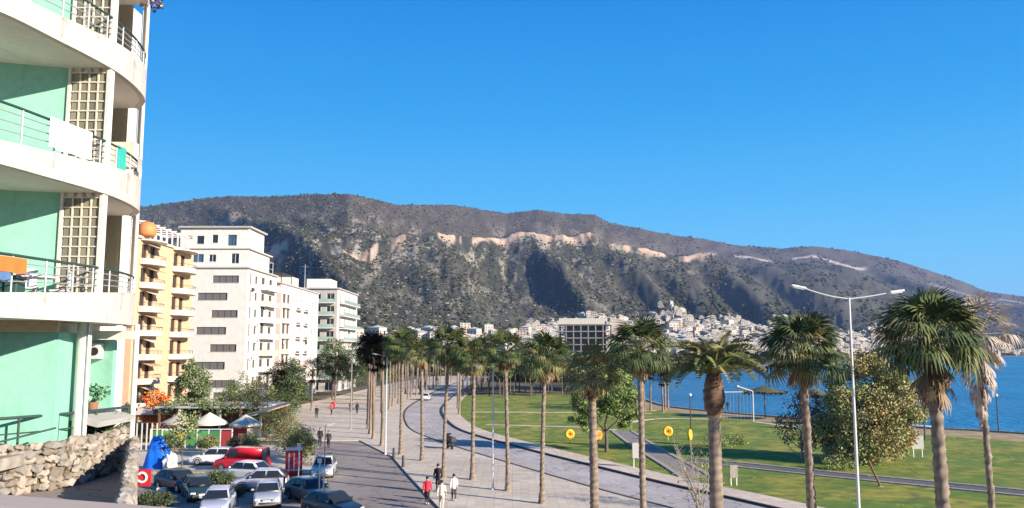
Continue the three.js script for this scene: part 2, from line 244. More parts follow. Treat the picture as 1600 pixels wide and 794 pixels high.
// ------------------------------------------------------------------ roads, pavements, lawns, beach
const ROAD = smoothLine([[58, -40], [36, 0], [27.5, 20], [22, 36], [17.2, 46.5], [13, 55], [9.3, 62], [3.0, 75.5], [-3.4, 90], [-9.1, 105], [-12, 119], [-15, 144], [-15.8, 180], [-15.4, 232], [-12, 300], [0, 400], [30, 520]], 160);
const roadL = offset(ROAD, -2.95), roadR = offset(ROAD, 2.95);   // left and right kerb lines looking ahead
const upto = (line, d) => line.filter(p => p[1] <= d);
{
  const rd = sheet('road', [...upto(roadL, 520), ...upto(roadR, 520).reverse()], 0.02, mat.road);
  // dashed centre line and edge kerbs
  const dash = []; for (let i = 20; i < 120; i += 2) { const a = ROAD[i], b = ROAD[i + 1]; const L = Math.hypot(b[0] - a[0], b[1] - a[1]); dash.push(box(0.14, 0.006, Math.min(L * 0.9, 3), (a[0] + b[0]) / 2, 0.027, -(a[1] + b[1]) / 2, Math.atan2(-(b[0] - a[0]), (b[1] - a[1])))); }
  mesh('lane_marking', dash, mat.paintW, rd);
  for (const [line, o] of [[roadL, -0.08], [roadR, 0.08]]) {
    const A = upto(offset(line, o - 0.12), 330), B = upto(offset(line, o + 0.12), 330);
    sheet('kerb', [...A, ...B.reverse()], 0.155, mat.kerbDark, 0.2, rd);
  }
  const L2 = upto(offset(roadL, -0.22), 330);
  sheet('promenade_pavement', [[6, 20], [-1.3, 40], [-4.75, 54.7], [-8, 67], [-11.3, 80], [-16.9, 94], [-24, 94.2], [-34, 94.5], [-39, 110], [-39, 144], [-37, 250], [-30, 330], ...L2.filter(p => p[1] > 22).reverse()], 0.13, mat.pave, 0.25);
  const R2 = upto(offset(roadR, 0.22), 200).filter(p => p[1] > 10), R3 = upto(offset(roadR, 2.7), 200).filter(p => p[1] > 10);
  sheet('roadside_pavement', [...R2, ...R3.slice().reverse()], 0.13, mat.paveL, 0.25);
  const R4 = offset(R3, 0.02).filter(p => p[1] > 12 && p[1] < 188);
  sheet('lawn', [...R4, [-8, 192], [8, 192], [22, 188], [20.5, 152], [24, 142], [33, 122], [47, 101.5], [54, 95.5], [70, 70], [95, 30], [110, 5], [60, 0]], 0.10, mat.grass, 0.2);
  sheet('beach', [[22.1, 188], [20.6, 152], [24.1, 142], [33.1, 122], [47.1, 101.5], [54.1, 95.5], [70, 70], [95, 30], [110, 5], ...SHORE.filter(p => p[1] > 6 && p[1] < 260).map(p => [p[0] - 0.15, p[1]]), [24, 262]], 0.06, mat.sand, 0.15);
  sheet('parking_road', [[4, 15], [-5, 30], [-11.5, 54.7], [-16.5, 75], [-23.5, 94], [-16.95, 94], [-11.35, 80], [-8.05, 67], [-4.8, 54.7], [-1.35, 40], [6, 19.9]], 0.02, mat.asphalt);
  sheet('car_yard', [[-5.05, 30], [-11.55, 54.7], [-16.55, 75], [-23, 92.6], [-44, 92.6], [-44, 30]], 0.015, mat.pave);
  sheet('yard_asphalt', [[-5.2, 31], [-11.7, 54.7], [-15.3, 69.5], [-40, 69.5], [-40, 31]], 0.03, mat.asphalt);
  // paths across the lawn
  const path = (pts, w, m, k) => { const c = smoothLine(pts, 30), p = sheet('garden_path', [...offset(c, -w / 2), ...offset(c, w / 2).reverse()], 0.13, m, 0.1); if (k) for (const o of [-1, 1]) sheet('kerb', [...offset(c, o * w / 2 - 0.2), ...offset(c, o * w / 2 + 0.2).reverse()], 0.19, M(0.7, 0.66, 0.6, 0.9, { map: texStone }), 0.1, p); return p; };
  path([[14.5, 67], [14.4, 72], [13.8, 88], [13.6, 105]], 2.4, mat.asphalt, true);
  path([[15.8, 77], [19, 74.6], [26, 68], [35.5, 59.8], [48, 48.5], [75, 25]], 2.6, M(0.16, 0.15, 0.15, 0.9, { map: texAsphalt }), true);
  path([[-6, 137], [4, 136.5], [12, 136], [22, 133]], 0.9, mat.paveL); path([[-3.5, 114], [3, 112], [9, 110], [13, 106.5]], 0.9, mat.paveL);
  path([[15, 116], [22, 124], [30, 122.5]], 1.2, mat.paveL); path([[34, 118], [37.5, 108], [41, 100]], 1.1, mat.paveL);
  path([[16, 141], [24, 140.4]], 1.4, mat.paveL);
  // low shore wall
  const sw = SHORE.filter(p => p[1] > 60 && p[1] < 240); const wl = offset(sw, -1.2), wr = offset(sw, -0.7);
  tag(sheet('shore_wall', [...wl, ...wr.reverse()], 0.28, mat.kerb, 0.4), 'low pale wall running along the edge of the water', 'wall'); delete scene.children[scene.children.length - 1].userData.kind;
  // short grass tufts
  const r = rng(21), tg = []; for (let i = 0; i < 5; i++) { const g = new THREE.ConeGeometry(0.035, 0.22, 3); g.rotateX((r() - 0.5) * 0.9); g.rotateZ((r() - 0.5) * 0.9); g.translate((r() - 0.5) * 0.3, 0.1, (r() - 0.5) * 0.3); tg.push(g); }
  const list = []; const inside = (x, d) => { const rr = poly(R3.map(p => [p[1], p[0]]), d); return x > rr + 0.3 && x < poly([[30, 90], [70, 68], [95, 53], [101, 46.5], [122, 32], [142, 23.5], [152, 20], [188, 21.5]], d); };
  for (let n = 0; n < 15000; n++) { const d = 46 + 142 * Math.pow(r(), 1.4), x = -14 + r() * 84; if (!inside(x, d)) continue; if (fbm(x * 0.09, d * 0.09, 3, 2) < 0.0 + r() * 0.25) continue; const k = 0.6 + r() * 0.7, y = r() < 0.15 ? 1.5 : 1; list.push([x, 0.09, -d, 0.6 + r() * 0.7, 0.3 + r() * 0.5, r() * 6, [0.15 * k * y, 0.21 * k, 0.045 * k]]); }
  instanced('grass_tufts', merge(tg), M(1, 1, 1, 1, { side: DS }), list, 'short green grass tufts growing over the park lawn', 'grass');
}

// ------------------------------------------------------------------ palms
const leafM = {
  green: M(0.055, 0.085, 0.022, 0.7, { side: DS }), green2: M(0.11, 0.135, 0.035, 0.7, { side: DS }), olive: M(0.21, 0.195, 0.07, 0.7, { side: DS }),
  dead: M(0.30, 0.205, 0.105, 0.9, { side: DS }), dead2: M(0.20, 0.125, 0.065, 0.9, { side: DS }), pale: M(0.52, 0.42, 0.34, 0.9, { side: DS }),
};
function fanFrond(seed, { L = 0.95, R = 1.0, blades = 24, spread = 1.8, droop = 0.45, limp = 0 } = {}) {
  // a fan leaf: stalk along +y, blades spread in the xy plane, tips hang towards -z
  const r = rng(seed), g = [bar(V(0, 0, 0), V(0, L, 0.02), 0.022, 0.014, 4)], P = [];
  for (let i = 0; i < blades; i++) {
    const a = lerp(-spread, spread, i / (blades - 1)) + (r() - 0.5) * 0.06, len = R * (1 - 0.18 * Math.abs(a) / spread) * (0.85 + r() * 0.22);
    const sx = Math.sin(a), cy = Math.cos(a), w = 0.034 + 0.012 * r(), fold = (i % 2 ? 1 : -1) * 0.018;
    const at = (t, side) => { const z = -droop * len * t * t * t - limp * t * t; const q = t > 0.75 ? 0.9 : 1; return [sx * len * t * q + cy * side, L + cy * len * t * q - sx * side, z + (side ? fold : -fold)]; };
    const b = [0, L, 0], m1 = at(0.55, w), m2 = at(0.55, -w), c0 = at(0.8, w * 0.6), c1 = at(0.8, -w * 0.6), t = at(1, 0); t[2] -= 0.12 * r() * len;
    P.push(b, m1, m2, m2, m1, c0, m2, c0, c1, c1, c0, t);
  }
  const f = new THREE.BufferGeometry(); f.setAttribute('position', new THREE.BufferAttribute(new Float32Array(P.flat()), 3)); f.computeVertexNormals(); g.push(f); return merge(g);
}
const fans = [1, 2, 3, 4].map(s => fanFrond(s, { droop: 0.25 + 0.12 * s })), deadFans = [5, 6, 7].map(s => fanFrond(s, { L: 0.4, R: 1.15, spread: 0.3, blades: 8, droop: 0.05, limp: 0 }));
const fansLow = [1, 2].map(s => fanFrond(s + 20, { blades: 9, droop: 0.4 }).scale(1.15, 1.05, 1)), deadLow = [3].map(s => fanFrond(s + 20, { blades: 6, spread: 0.6, R: 0.8 }));
for (const f of fansLow) { const p = f.attributes.position; for (let i = 0; i < p.count; i++) p.setX(i, p.getX(i) * 1.15); }
function featherFrond(seed, L = 2.0) {           // arching pinnate leaf for the date palm
  const r = rng(seed), pts = []; for (let i = 0; i <= 10; i++) { const t = i / 10; pts.push(V(0, L * (t - 0.16 * t * t * t), -0.5 * L * t * t * t)); }
  const g = [tube(pts, 0.018, 8, 4)], P = [], c = new THREE.CatmullRomCurve3(pts);
  for (let i = 2; i < 34; i++) for (const s of [-1, 1]) { const t = i / 34, p = c.getPoint(t), len = 0.42 * Math.sin(Math.PI * (0.15 + 0.8 * t)) + 0.08, w = 0.022; const e = [p.x + s * len * 0.8, p.y + len * 0.65, p.z + 0.1 * len - 0.14 * r()]; P.push([p.x, p.y - w, p.z], [p.x, p.y + w, p.z], [(p.x + e[0]) / 2, (p.y + e[1]) / 2 + w, (p.z + e[2]) / 2 + 0.04], [p.x, p.y - w, p.z], [(p.x + e[0]) / 2, (p.y + e[1]) / 2 + w, (p.z + e[2]) / 2 + 0.04], e); }
  const f = new THREE.BufferGeometry(); f.setAttribute('position', new THREE.BufferAttribute(new Float32Array(P.flat()), 3)); f.computeVertexNormals(); g.push(f); return merge(g);
}
const feathers = [1, 2, 3].map(s => featherFrond(s));
function trunkGeo(H, r0, r1, seed, { lean = 0, boots = 0, bulge = 0, seg = 12, rows = 130, rough = 0.065 } = {}) {
  const r = rng(seed), pos = [], col = [], idx = [], ph = r() * 6;
  for (let j = 0; j <= rows; j++) {
    const t = j / rows, y = H * t, ring = Math.sin(y * 2 * Math.PI / 0.21 + n3(y * 1.3, seed) * 3) * rough * 0.2;
    const bz = ss(H - boots, H - boots * 0.75, y), base = 0.12 * Math.exp(-y * 2.2), bend = lean * Math.pow(t, 1.6);
    for (let i = 0; i <= seg; i++) {
      const a = i / seg * Math.PI * 2, ii = i % seg;
      let q = lerp(r0, r1, Math.pow(t, 0.7)) * 0.86 + base + ring + bulge * bz * Math.sin(Math.PI * clamp((y - H + boots) / boots));
      q += rough * 0.9 * n3(ii * 1.7, y * 4.3, seed) + bz * 0.05 * ((ii + Math.floor(y / 0.16)) % 2 ? 1 : -0.4);
      pos.push(bend + Math.cos(a) * q, y, Math.sin(a) * q + 0.03 * Math.sin(t * 5 + ph));
      const k = 0.85 + 0.5 * n3(ii * 0.9, y * 2.2, seed + 4) + 0.22 * Math.sign(Math.sin(y * 2 * Math.PI / 0.34 + ii * 0.4)) * 0.6; const c = bz > 0.5 ? [0.17, 0.10, 0.06] : [0.26, 0.20, 0.15];
      col.push(c[0] * k, c[1] * k, c[2] * k);
      if (j < rows && i < seg) { const o = j * (seg + 1) + i; idx.push(o, o + seg + 1, o + 1, o + 1, o + seg + 1, o + seg + 2); }
    }
  }
  const g = new THREE.BufferGeometry(); g.setAttribute('position', new THREE.BufferAttribute(new Float32Array(pos), 3)); g.setAttribute('color', new THREE.BufferAttribute(new Float32Array(col), 3)); g.setIndex(idx); g.computeVertexNormals(); return g;
}
const barkM = new THREE.MeshStandardMaterial({ vertexColors: true, roughness: 0.95 });
function setFrond(o, tilt, az, top, out = 0.12, roll = 0) { // tilt 0 = straight up
  o.rotation.order = 'YXZ'; o.rotation.set(tilt, az, roll); o.position.set(top.x + Math.sin(az) * out * Math.sin(tilt), top.y + Math.cos(tilt) * 0.1, top.z + Math.cos(az) * out * Math.sin(tilt)); o.scale.z = -1;
}
function fanPalm(label, x, d, H, o = {}) {
  const { r0 = 0.24, r1 = 0.17, n = 50, size = 1, dead = 14, seed = 1, lean = 0, boots = 0.9, mats = ['green', 'green', 'green2', 'olive'], deadMats = ['dead', 'dead2'], skirt = 0, bulge = 0, deadTilt = 2.45 } = o;
  const t = thing('fan_palm', label, 'palm tree', x, 0.1, d, 0, 'palms along the boulevard'), r = rng(seed * 77 + 5);
  mesh('trunk', trunkGeo(H, r0, r1, seed, { lean, boots, bulge }), barkM, t);
  const top = V(lean, H, 0);
  for (let i = 0; i < n; i++) {
    const k = (i + 0.5) / n, tilt = 0.12 + 1.95 * Math.pow(k, 0.85) + (r() - 0.5) * 0.25, az = i * 2.39996 + (r() - 0.5) * 0.4;
    const m = mesh('frond', fans[i % 4], leafM[mats[Math.floor(r() * mats.length * 0.999)]], t); setFrond(m, tilt, az, top, 0.16, (r() - 0.5) * 0.5);
    const s = size * (0.82 + r() * 0.3); m.scale.set(s, s, -s);
  }
  for (let i = 0; i < dead; i++) { const az = i * 2.39996 + r(), m = mesh('dead_frond', deadFans[i % 3], leafM[deadMats[i % deadMats.length]], t); const qq = r(); setFrond(m, o.cone ? lerp(2.45, 3.12, qq) : deadTilt + r() * 0.62 - 0.1, az, V(lean, H - 0.15 - qq * skirt, 0), o.cone ? lerp(0.2, 0.08, qq) * 2 : 0.2); const s = size * (0.75 + r() * 0.35) * (o.cone ? 1.1 - 0.5 * qq : 1); m.scale.set(s * 0.9, s, -s); }
  return t;
}
fanPalm('largest palm at the right with a shaggy brown-skirted crown', 13.45, 26.6, 10.2, { r0: 0.27, r1: 0.21, n: 60, size: 1.0, dead: 34, seed: 1, lean: -0.15, boots: 1.6, skirt: 0.7, bulge: 0.05 });
fanPalm('slender palm at far right with pale dead fronds hanging in a long cone', 17.1, 30.4, 10.5, { r0: 0.15, r1: 0.11, n: 18, size: 0.8, dead: 90, seed: 2, mats: ['pale', 'olive', 'pale'], deadMats: ['pale'], skirt: 2.7, lean: -0.2, deadTilt: 2.6, cone: true });
fanPalm('dark full-headed palm just left of the tall double street lamp', 12.3, 35, 9.75, { r0: 0.25, r1: 0.18, n: 56, size: 1.02, dead: 16, seed: 3, lean: -0.2, boots: 0.8 });
fanPalm('tall straight palm right of the leafy green park tree', 6.75, 44, 9.9, { r0: 0.21, r1: 0.16, n: 50, size: 1.02, dead: 12, seed: 5, lean: -0.05 });
fanPalm('grey-trunked palm with a thin yellowish crown in front of the green tree', 4.45, 46, 8.55, { r0: 0.30, r1: 0.22, n: 30, size: 1.0, dead: 8, seed: 6, mats: ['olive', 'green2', 'olive'], boots: 1.6, bulge: 0.04, lean: -0.1 });
{ // date palm with a thick trunk and shaggy leaf-base boss
  const t = thing('date_palm', 'thick-trunked palm with arching feathery fronds and a brown leaf-base boss', 'palm tree', 8.35, 0.1, 35, 0, 'palms along the boulevard'), r = rng(44), H = 9.0;
  mesh('trunk', trunkGeo(H, 0.40, 0.27, 4, { boots: 2.0, bulge: 0.16, rough: 0.05, lean: 0.05 }), barkM, t);
  for (let i = 0; i < 58; i++) { const k = (i + 0.5) / 58, m = mesh('frond', feathers[i % 3], leafM[['olive', 'olive', 'green2', 'olive', 'green2'][i % 5]], t), az = i * 2.39996 + (r() - 0.5) * 0.3; setFrond(m, 0.12 + 1.2 * Math.pow(k, 0.95) + (r() - 0.5) * 0.2, az, V(0.05, H - 0.1, 0), 0.2, (r() - 0.5) * 0.4); const s = 0.85 + r() * 0.25; m.scale.set(s, s, -s); }
}
const rowPalms = [
  [1.95, 55.6, 9.3, 'palm in the promenade row, nearest one left of the grey-trunked palm'],
  [-0.3, 60.5, 9.8, 'palm in the promenade row, second left of the grey-trunked palm'],
  [-3.05, 65.7, 9.3, 'palm in the promenade row, third left of the grey-trunked palm'],
  [-5.35, 66.5, 10.1, 'palm rising behind the walkers at the bottom of the picture'],
  [-8.15, 76.9, 9.6, 'palm in the promenade row, fifth left of the grey-trunked palm'],
  [-10.7, 81.5, 10.2, 'palm beside the thin pale lamp post on the promenade kerb'],
];
rowPalms.forEach(([x, d, H, l], i) => fanPalm(l, x, d, H, { seed: 10 + i, n: [46, 34, 50, 40, 36, 48][i], size: [1.1, 1.0, 1.2, 1.08, 0.98, 1.16][i], dead: [12, 22, 8, 16, 20, 10][i], r0: [0.19, 0.17, 0.2, 0.17, 0.18, 0.19][i], r1: 0.14, lean: [0.25, -0.2, 0.1, 0.35, -0.15, 0.05][i], mats: i % 2 ? ['green', 'green2', 'green'] : ['green2', 'green', 'green', 'olive'] }));
// palms too far off to tell single fronds apart: trunk, crown, skirt
function farPalmKit(seed, n = 26) {
  const r = rng(seed), c = [], k = [];
  for (let i = 0; i < n; i++) { const g = fansLow[i % 2].clone(), o = new THREE.Object3D(); setFrond(o, 0.12 + 1.95 * Math.pow((i + 0.5) / n, 0.85), i * 2.4 + r() * 0.4, V(0, 0, 0)); const s = 1.1 * (0.85 + r() * 0.3); o.scale.set(s, s, -s); o.updateMatrix(); g.applyMatrix4(o.matrix); c.push(paint(g, () => [0.05, 0.095, 0.022].map((v, q) => v * (0.65 + 0.8 * ((i * 7 + 3) % 10) / 10) * (q ? 1 : 1.1)))); }
  for (let i = 0; i < 8; i++) { const g = deadLow[0].clone(), o = new THREE.Object3D(); setFrond(o, 2.4 + r() * 0.4, i * 2.4, V(0, -0.15, 0), 0.2); o.scale.set(1, 1, -1); o.updateMatrix(); g.applyMatrix4(o.matrix); k.push(g); }
  return [merge(c), merge(k)];
}
const kits = [1, 2, 3].map(s => farPalmKit(s));
const leafV = new THREE.MeshStandardMaterial({ vertexColors: true, roughness: 0.7, side: DS });
const farTrunks = [1, 2].map(s => trunkGeo(1, 0.22, 0.16, s + 40, { rows: 14, seg: 7, rough: 0.02 }));
const farTrunkGeo = farTrunks.map((g, s) => trunkGeo(9.4, 0.2, 0.15, s + 50, { rows: 26, seg: 7, rough: 0.05, boots: 0.6 }));
const ORD = ['first', 'second', 'third', 'fourth', 'fifth', 'sixth', 'seventh', 'eighth', 'ninth', 'tenth', 'eleventh', 'twelfth', 'thirteenth', 'fourteenth', 'fifteenth', 'sixteenth', 'seventeenth', 'eighteenth', 'nineteenth', 'twentieth', 'twenty-first', 'twenty-second', 'twenty-third', 'twenty-fourth'];
let fpi = 0;
function farPalm(label, group, x, d, H, size = 1) {
  const t = thing('distant_palm', label, 'palm tree', x, 0.1, d, fpi * 1.7, group), i = fpi++;
  t.rotation.z = Math.sin(i * 12.9898) * 0.028; const tr = mesh('trunk', farTrunkGeo[i % 2], barkM, t); tr.scale.y = H / 9.4;
  const c = mesh('crown', kits[i % 3][0], leafV, t); c.position.y = H; c.scale.setScalar(size);
  const s = mesh('dead_frond_skirt', kits[i % 3][1], leafM.dead, t); s.position.y = H; s.scale.setScalar(size); return t;
}
{
  const r = rng(8);
  for (let d = 107; d < 268; d += 7.2)  { const x = poly([[107, -18], [116, -20], [135, -21], [180, -21.3], [240, -20.8], [300, -17]], d); farPalm(ORD[Math.round((d - 107) / 7.2)] + ' palm from the plaza in the long row left of the road', 'far palm row left of the road', x + (r() - 0.5) * 0.5, d, 9.3 + r() * 1.5, 1.05 + r() * 0.2); }
  for (const [x, d, H, l] of [[-13.6, 88.5, 9.9, 'palm just beyond the thin pale lamp post'], [-15.6, 95.5, 9.3, 'palm at the near corner of the plaza'], [-16.9, 101, 10.2, 'palm between the plaza lamp post and the near row']]) farPalm(l, 'palms along the boulevard', x, d, H, 1.15);
  for (let i = 0; i < 15; i++) farPalm(ORD[i] + ' palm from the camera in the second row behind the plaza trees', 'second palm row left of the plaza', -25.5 + (r() - 0.5) * 2 + i * 0.12, 150 + i * 9, 8.6 + r() * 1.6, 1.1 + r() * 0.3);
  for (let d = 132; d < 290; d += 13) { const x = poly([[130, -8.4], [150, -9.5], [180, -10.8], [232, -10.5], [300, -7]], d); farPalm(ORD[Math.round((d - 132) / 13)] + ' palm counted away from the camera on the park side of the road', 'far palm row right of the road', x + (r() - 0.5), d, 8.2 + r() * 2, 1.1 + r() * 0.2); }
  let kk = 0; for (const [x, d, H] of [[21.5, 137, 6.2], [22.2, 147, 6.8], [23, 140, 6.6], [24.5, 137, 5.8], [25.6, 141, 6.4], [27, 146, 6]]) farPalm(ORD[kk++] + ' small dark palm from the left in the clump on the beach', 'palm clump on the beach', x, d, H, 0.85 + r() * 0.2);
  farPalm('small palm on the shore right of the white goal-like frame', null, 42.5, 124, 5.0, 0.9);
  farPalm('small palm at the waterside seen between the shrub and the largest palm', null, 50, 100, 5.6, 0.95);
  for (const [x, d, H, l] of [[-34.5, 122, 5.4, 'short bushy palm in front of the pale apartment blocks'], [-35.5, 131, 6.2, 'second short palm behind the restaurant trees'], [-33, 139, 6.6, 'palm beside the dark trees at the end of the plaza'], [-31.5, 150, 7.4, 'farthest short palm at the left edge of the plaza']]) farPalm(l, null, x, d, H, 1.25);
}

// ------------------------------------------------------------------ leafy trees and shrubs
function leafCrown(seed, blobs, count, size, cols) {    // blobs [x,y,z,rx,ry]; many small leaves in clumps
  const r = rng(seed), n = count, P = new Float32Array(n * 18), C = new Float32Array(n * 18), tot = blobs.reduce((s, b) => s + b[3] * b[3] * b[4], 0);
  const clumps = []; for (const b of blobs) { const m = Math.max(6, Math.round(52 * b[3] * b[3] * b[4] / tot * Math.sqrt(blobs.length))); for (let i = 0; i < m; i++) { const a = r() * 6.283, z = r() * 2 - 1, q = Math.cbrt(0.25 + 0.75 * r()), s = Math.sqrt(1 - z * z); clumps.push([b[0] + Math.cos(a) * s * q * b[3], b[1] + z * q * b[4], b[2] + Math.sin(a) * s * q * b[3], (0.28 + r() * 0.22) * b[3], 0.65 + r() * 0.7, Math.floor(r() * cols.length)]); } }
  for (let i = 0; i < n; i++) {
    const c = clumps[Math.floor(r() * clumps.length)], a = r() * 6.283, z = r() * 2 - 1, q = Math.pow(r(), 0.45), s = Math.sqrt(1 - z * z);
    const x = c[0] + Math.cos(a) * s * q * c[3], y = c[1] + z * q * c[3] * 0.8, w = c[2] + Math.sin(a) * s * q * c[3], L = size * (0.6 + r() * 0.8);
    const u = V(r() - 0.5, r() - 0.5, r() - 0.5).normalize(), v = V(r() - 0.5, r() - 0.7, r() - 0.5).cross(u).normalize();
    const A = [x, y, w], B = [x + u.x * L * 0.5 + v.x * L * 0.3, y + u.y * L * 0.5 + v.y * L * 0.3, w + u.z * L * 0.5 + v.z * L * 0.3], D2 = [x + u.x * L * 0.5 - v.x * L * 0.3, y + u.y * L * 0.5 - v.y * L * 0.3, w + u.z * L * 0.5 - v.z * L * 0.3], T = [x + u.x * L, y + u.y * L, w + u.z * L];
    P.set([...A, ...B, ...T, ...A, ...T, ...D2], i * 18); const col = cols[r() < 0.75 ? c[5] : Math.floor(r() * cols.length)], k = 0.75 + r() * 0.5; for (let q2 = 0; q2 < 6; q2++) C.set([col[0] * k, col[1] * k, col[2] * k], i * 18 + q2 * 3);
  }
  const g = new THREE.BufferGeometry(); g.setAttribute('position', new THREE.BufferAttribute(P, 3)); g.setAttribute('color', new THREE.BufferAttribute(C, 3)); g.computeVertexNormals(); return g;
}
function limbs(seed, H, r0, spread, n, top, start = 0.35) {      // tapered trunk with limbs
  const r = rng(seed), g = [], pts = []; for (let i = 0; i <= 6; i++) pts.push(V((r() - 0.5) * 0.05 * H * i / 6, top * i / 6, (r() - 0.5) * 0.05 * H * i / 6));
  for (let i = 0; i < 6; i++) g.push(bar(pts[i], pts[i + 1], r0 * (1 - i * 0.13), r0 * (1 - (i + 1) * 0.13), 7));
  for (let i = 0; i < n; i++) { const a = i * 2.4 + r(), y0 = top * (start + (1 - start) * r() * 0.9), p = V(0, y0, 0).add(V((pts[3].x), 0, pts[3].z)), L = spread * (0.6 + r() * 0.6); const m = p.clone().add(V(Math.cos(a) * L * 0.5, L * 0.4, Math.sin(a) * L * 0.5)), e = m.clone().add(V(Math.cos(a + 0.4) * L * 0.5, L * 0.55, Math.sin(a + 0.4) * L * 0.5)); g.push(bar(p, m, r0 * 0.42, r0 * 0.28, 5), bar(m, e, r0 * 0.28, r0 * 0.08, 5), bar(m, m.clone().add(V(Math.cos(a - 0.9) * L * 0.35, L * 0.4, Math.sin(a - 0.9) * L * 0.35)), r0 * 0.2, r0 * 0.06, 4)); }
  return merge(g);
}
const woodM = M(0.13, 0.10, 0.075, 0.95), woodPale = M(0.36, 0.31, 0.26, 0.95);
function leafTree(label, x, d, o) {
  const t = thing(o.name || 'leafy_tree', label, o.cat || 'tree', x, 0.05, d, 0, o.group);
  mesh('trunk', limbs(o.seed, o.H, o.r0 || 0.2, o.spread, o.n || 7, o.top, o.start), o.wood || woodM, t);
  mesh('crown', leafCrown(o.seed + 1, o.blobs, o.count, o.leaf, o.cols), leafV, t); return t;
}
const gA = [0.13, 0.19, 0.045], gB = [0.19, 0.25, 0.07], gC = [0.08, 0.12, 0.035], gD = [0.05, 0.075, 0.03], gY = [0.30, 0.31, 0.11], gO = [0.34, 0.20, 0.06], gR = [0.25, 0.11, 0.05];
leafTree('bright green leafy tree beside the road on the park lawn', 9.3, 83.5, { seed: 31, H: 9, r0: 0.2, spread: 2.6, top: 5.4, blobs: [[0.9, 5.6, 0, 2.0, 2.2], [-1.8, 5.2, 0.3, 1.6, 2.2], [2.2, 4.0, -0.2, 1.2, 1.9], [0.2, 7.4, 0.4, 1.1, 1.2], [-2.6, 3.5, 0, 1.0, 1.4], [1.6, 7.0, -0.5, 0.9, 0.9]], count: 26000, leaf: 0.20, cols: [[0.20, 0.28, 0.07], [0.24, 0.31, 0.09], gB, gA, gC] });
leafTree('large autumn shrub in orange, olive and green behind the double lamp', 31.2, 75.6, { name: 'autumn_shrub', cat: 'shrub', seed: 33, H: 9, r0: 0.2, spread: 3.2, top: 4, n: 12, start: 0.05, blobs: [[0.3, 3.2, 0, 3.8, 2.9], [0.6, 6.8, 0, 2.9, 2.8], [-1.2, 5.0, 0.4, 2.2, 2.2], [3.0, 4.6, 0.2, 2.4, 3.0], [-2.6, 2.6, 0, 2.0, 2.3], [1.6, 9.0, 0, 1.3, 1.2]], count: 60000, leaf: 0.23, cols: [[0.36, 0.27, 0.10], [0.31, 0.31, 0.115], [0.39, 0.28, 0.10], [0.27, 0.31, 0.11], [0.34, 0.33, 0.14]] });
leafTree('bare brownish shrub between the dark palm and the autumn shrub', 26.6, 78, { name: 'brown_shrub', cat: 'shrub', seed: 36, H: 7, r0: 0.12, spread: 2.2, top: 3, n: 12, start: 0.05, blobs: [[0, 3, 0, 2.0, 2.2], [0.8, 5, 0, 1.3, 1.6]], count: 2600, leaf: 0.22, cols: [gR, [0.2, 0.13, 0.1], gC], wood: woodPale });
{ // leafless shrub by the date palm
  const t = thing('bare_shrub', 'leafless twiggy shrub at the foot of the thick-trunked palm', 'shrub', 11.7, 0.1, 53.5), r = rng(61), g = [];
  for (let i = 0; i < 16; i++) { const a = r() * 6.28, L = 2 + r() * 2.6, b = V((r() - 0.5) * 0.5, 0, (r() - 0.5) * 0.5), m = V(b.x + Math.cos(a) * L * 0.22, L * 0.5, b.z + Math.sin(a) * L * 0.22), e = V(b.x + Math.cos(a) * L * 0.4, L, b.z + Math.sin(a) * L * 0.4); g.push(bar(b, m, 0.03, 0.022, 4), bar(m, e, 0.022, 0.008, 4)); for (let k = 0; k < 5; k++) { const q = m.clone().lerp(e, k / 5), a2 = r() * 6.28; g.push(bar(q, q.clone().add(V(Math.cos(a2) * 0.5, 0.4 + r() * 0.4, Math.sin(a2) * 0.5)), 0.014, 0.005, 3)); } }
  mesh('branch', g, woodPale, t); mesh('leaf_cluster', leafCrown(62, [[0, 2.2, 0, 1.3, 1.8]], 260, 0.16, [gY, gO, gA]), leafV, t);
}
// the grove behind the lawn
{
  const r = rng(71), kit = [1, 2, 3].map(s => leafCrown(80 + s, [[0, 6.6, 0, 2.5, 1.3], [1.6, 6.1, 0.6, 1.6, 1.0], [-1.7, 6.2, -0.5, 1.6, 1.0], [0.2, 7.6, 0.2, 1.5, 0.9]], 1100, 0.55, [gC, gD, gA, gD, gY])), tr = [1, 2].map(s => limbs(90 + s, 7, 0.17, 1.7, 5, 6.3, 0.75));
  for (let i = 0; i < 46; i++) {
    const x = -9 + 40 * ((i * 0.618) % 1), d = 176 + 62 * r() + (x > 20 ? 20 : 0), t = thing('pine_tree', 'slim-trunked pine in the dark grove behind the park lawn', 'tree', x, 0.02, d, r() * 6, 'pine grove behind the lawn'); const s = 0.8 + r() * 0.35; t.scale.set(s, s, s);
    mesh('trunk', tr[i % 2], woodM, t); mesh('crown', kit[i % 3], leafV, t);
  }
}
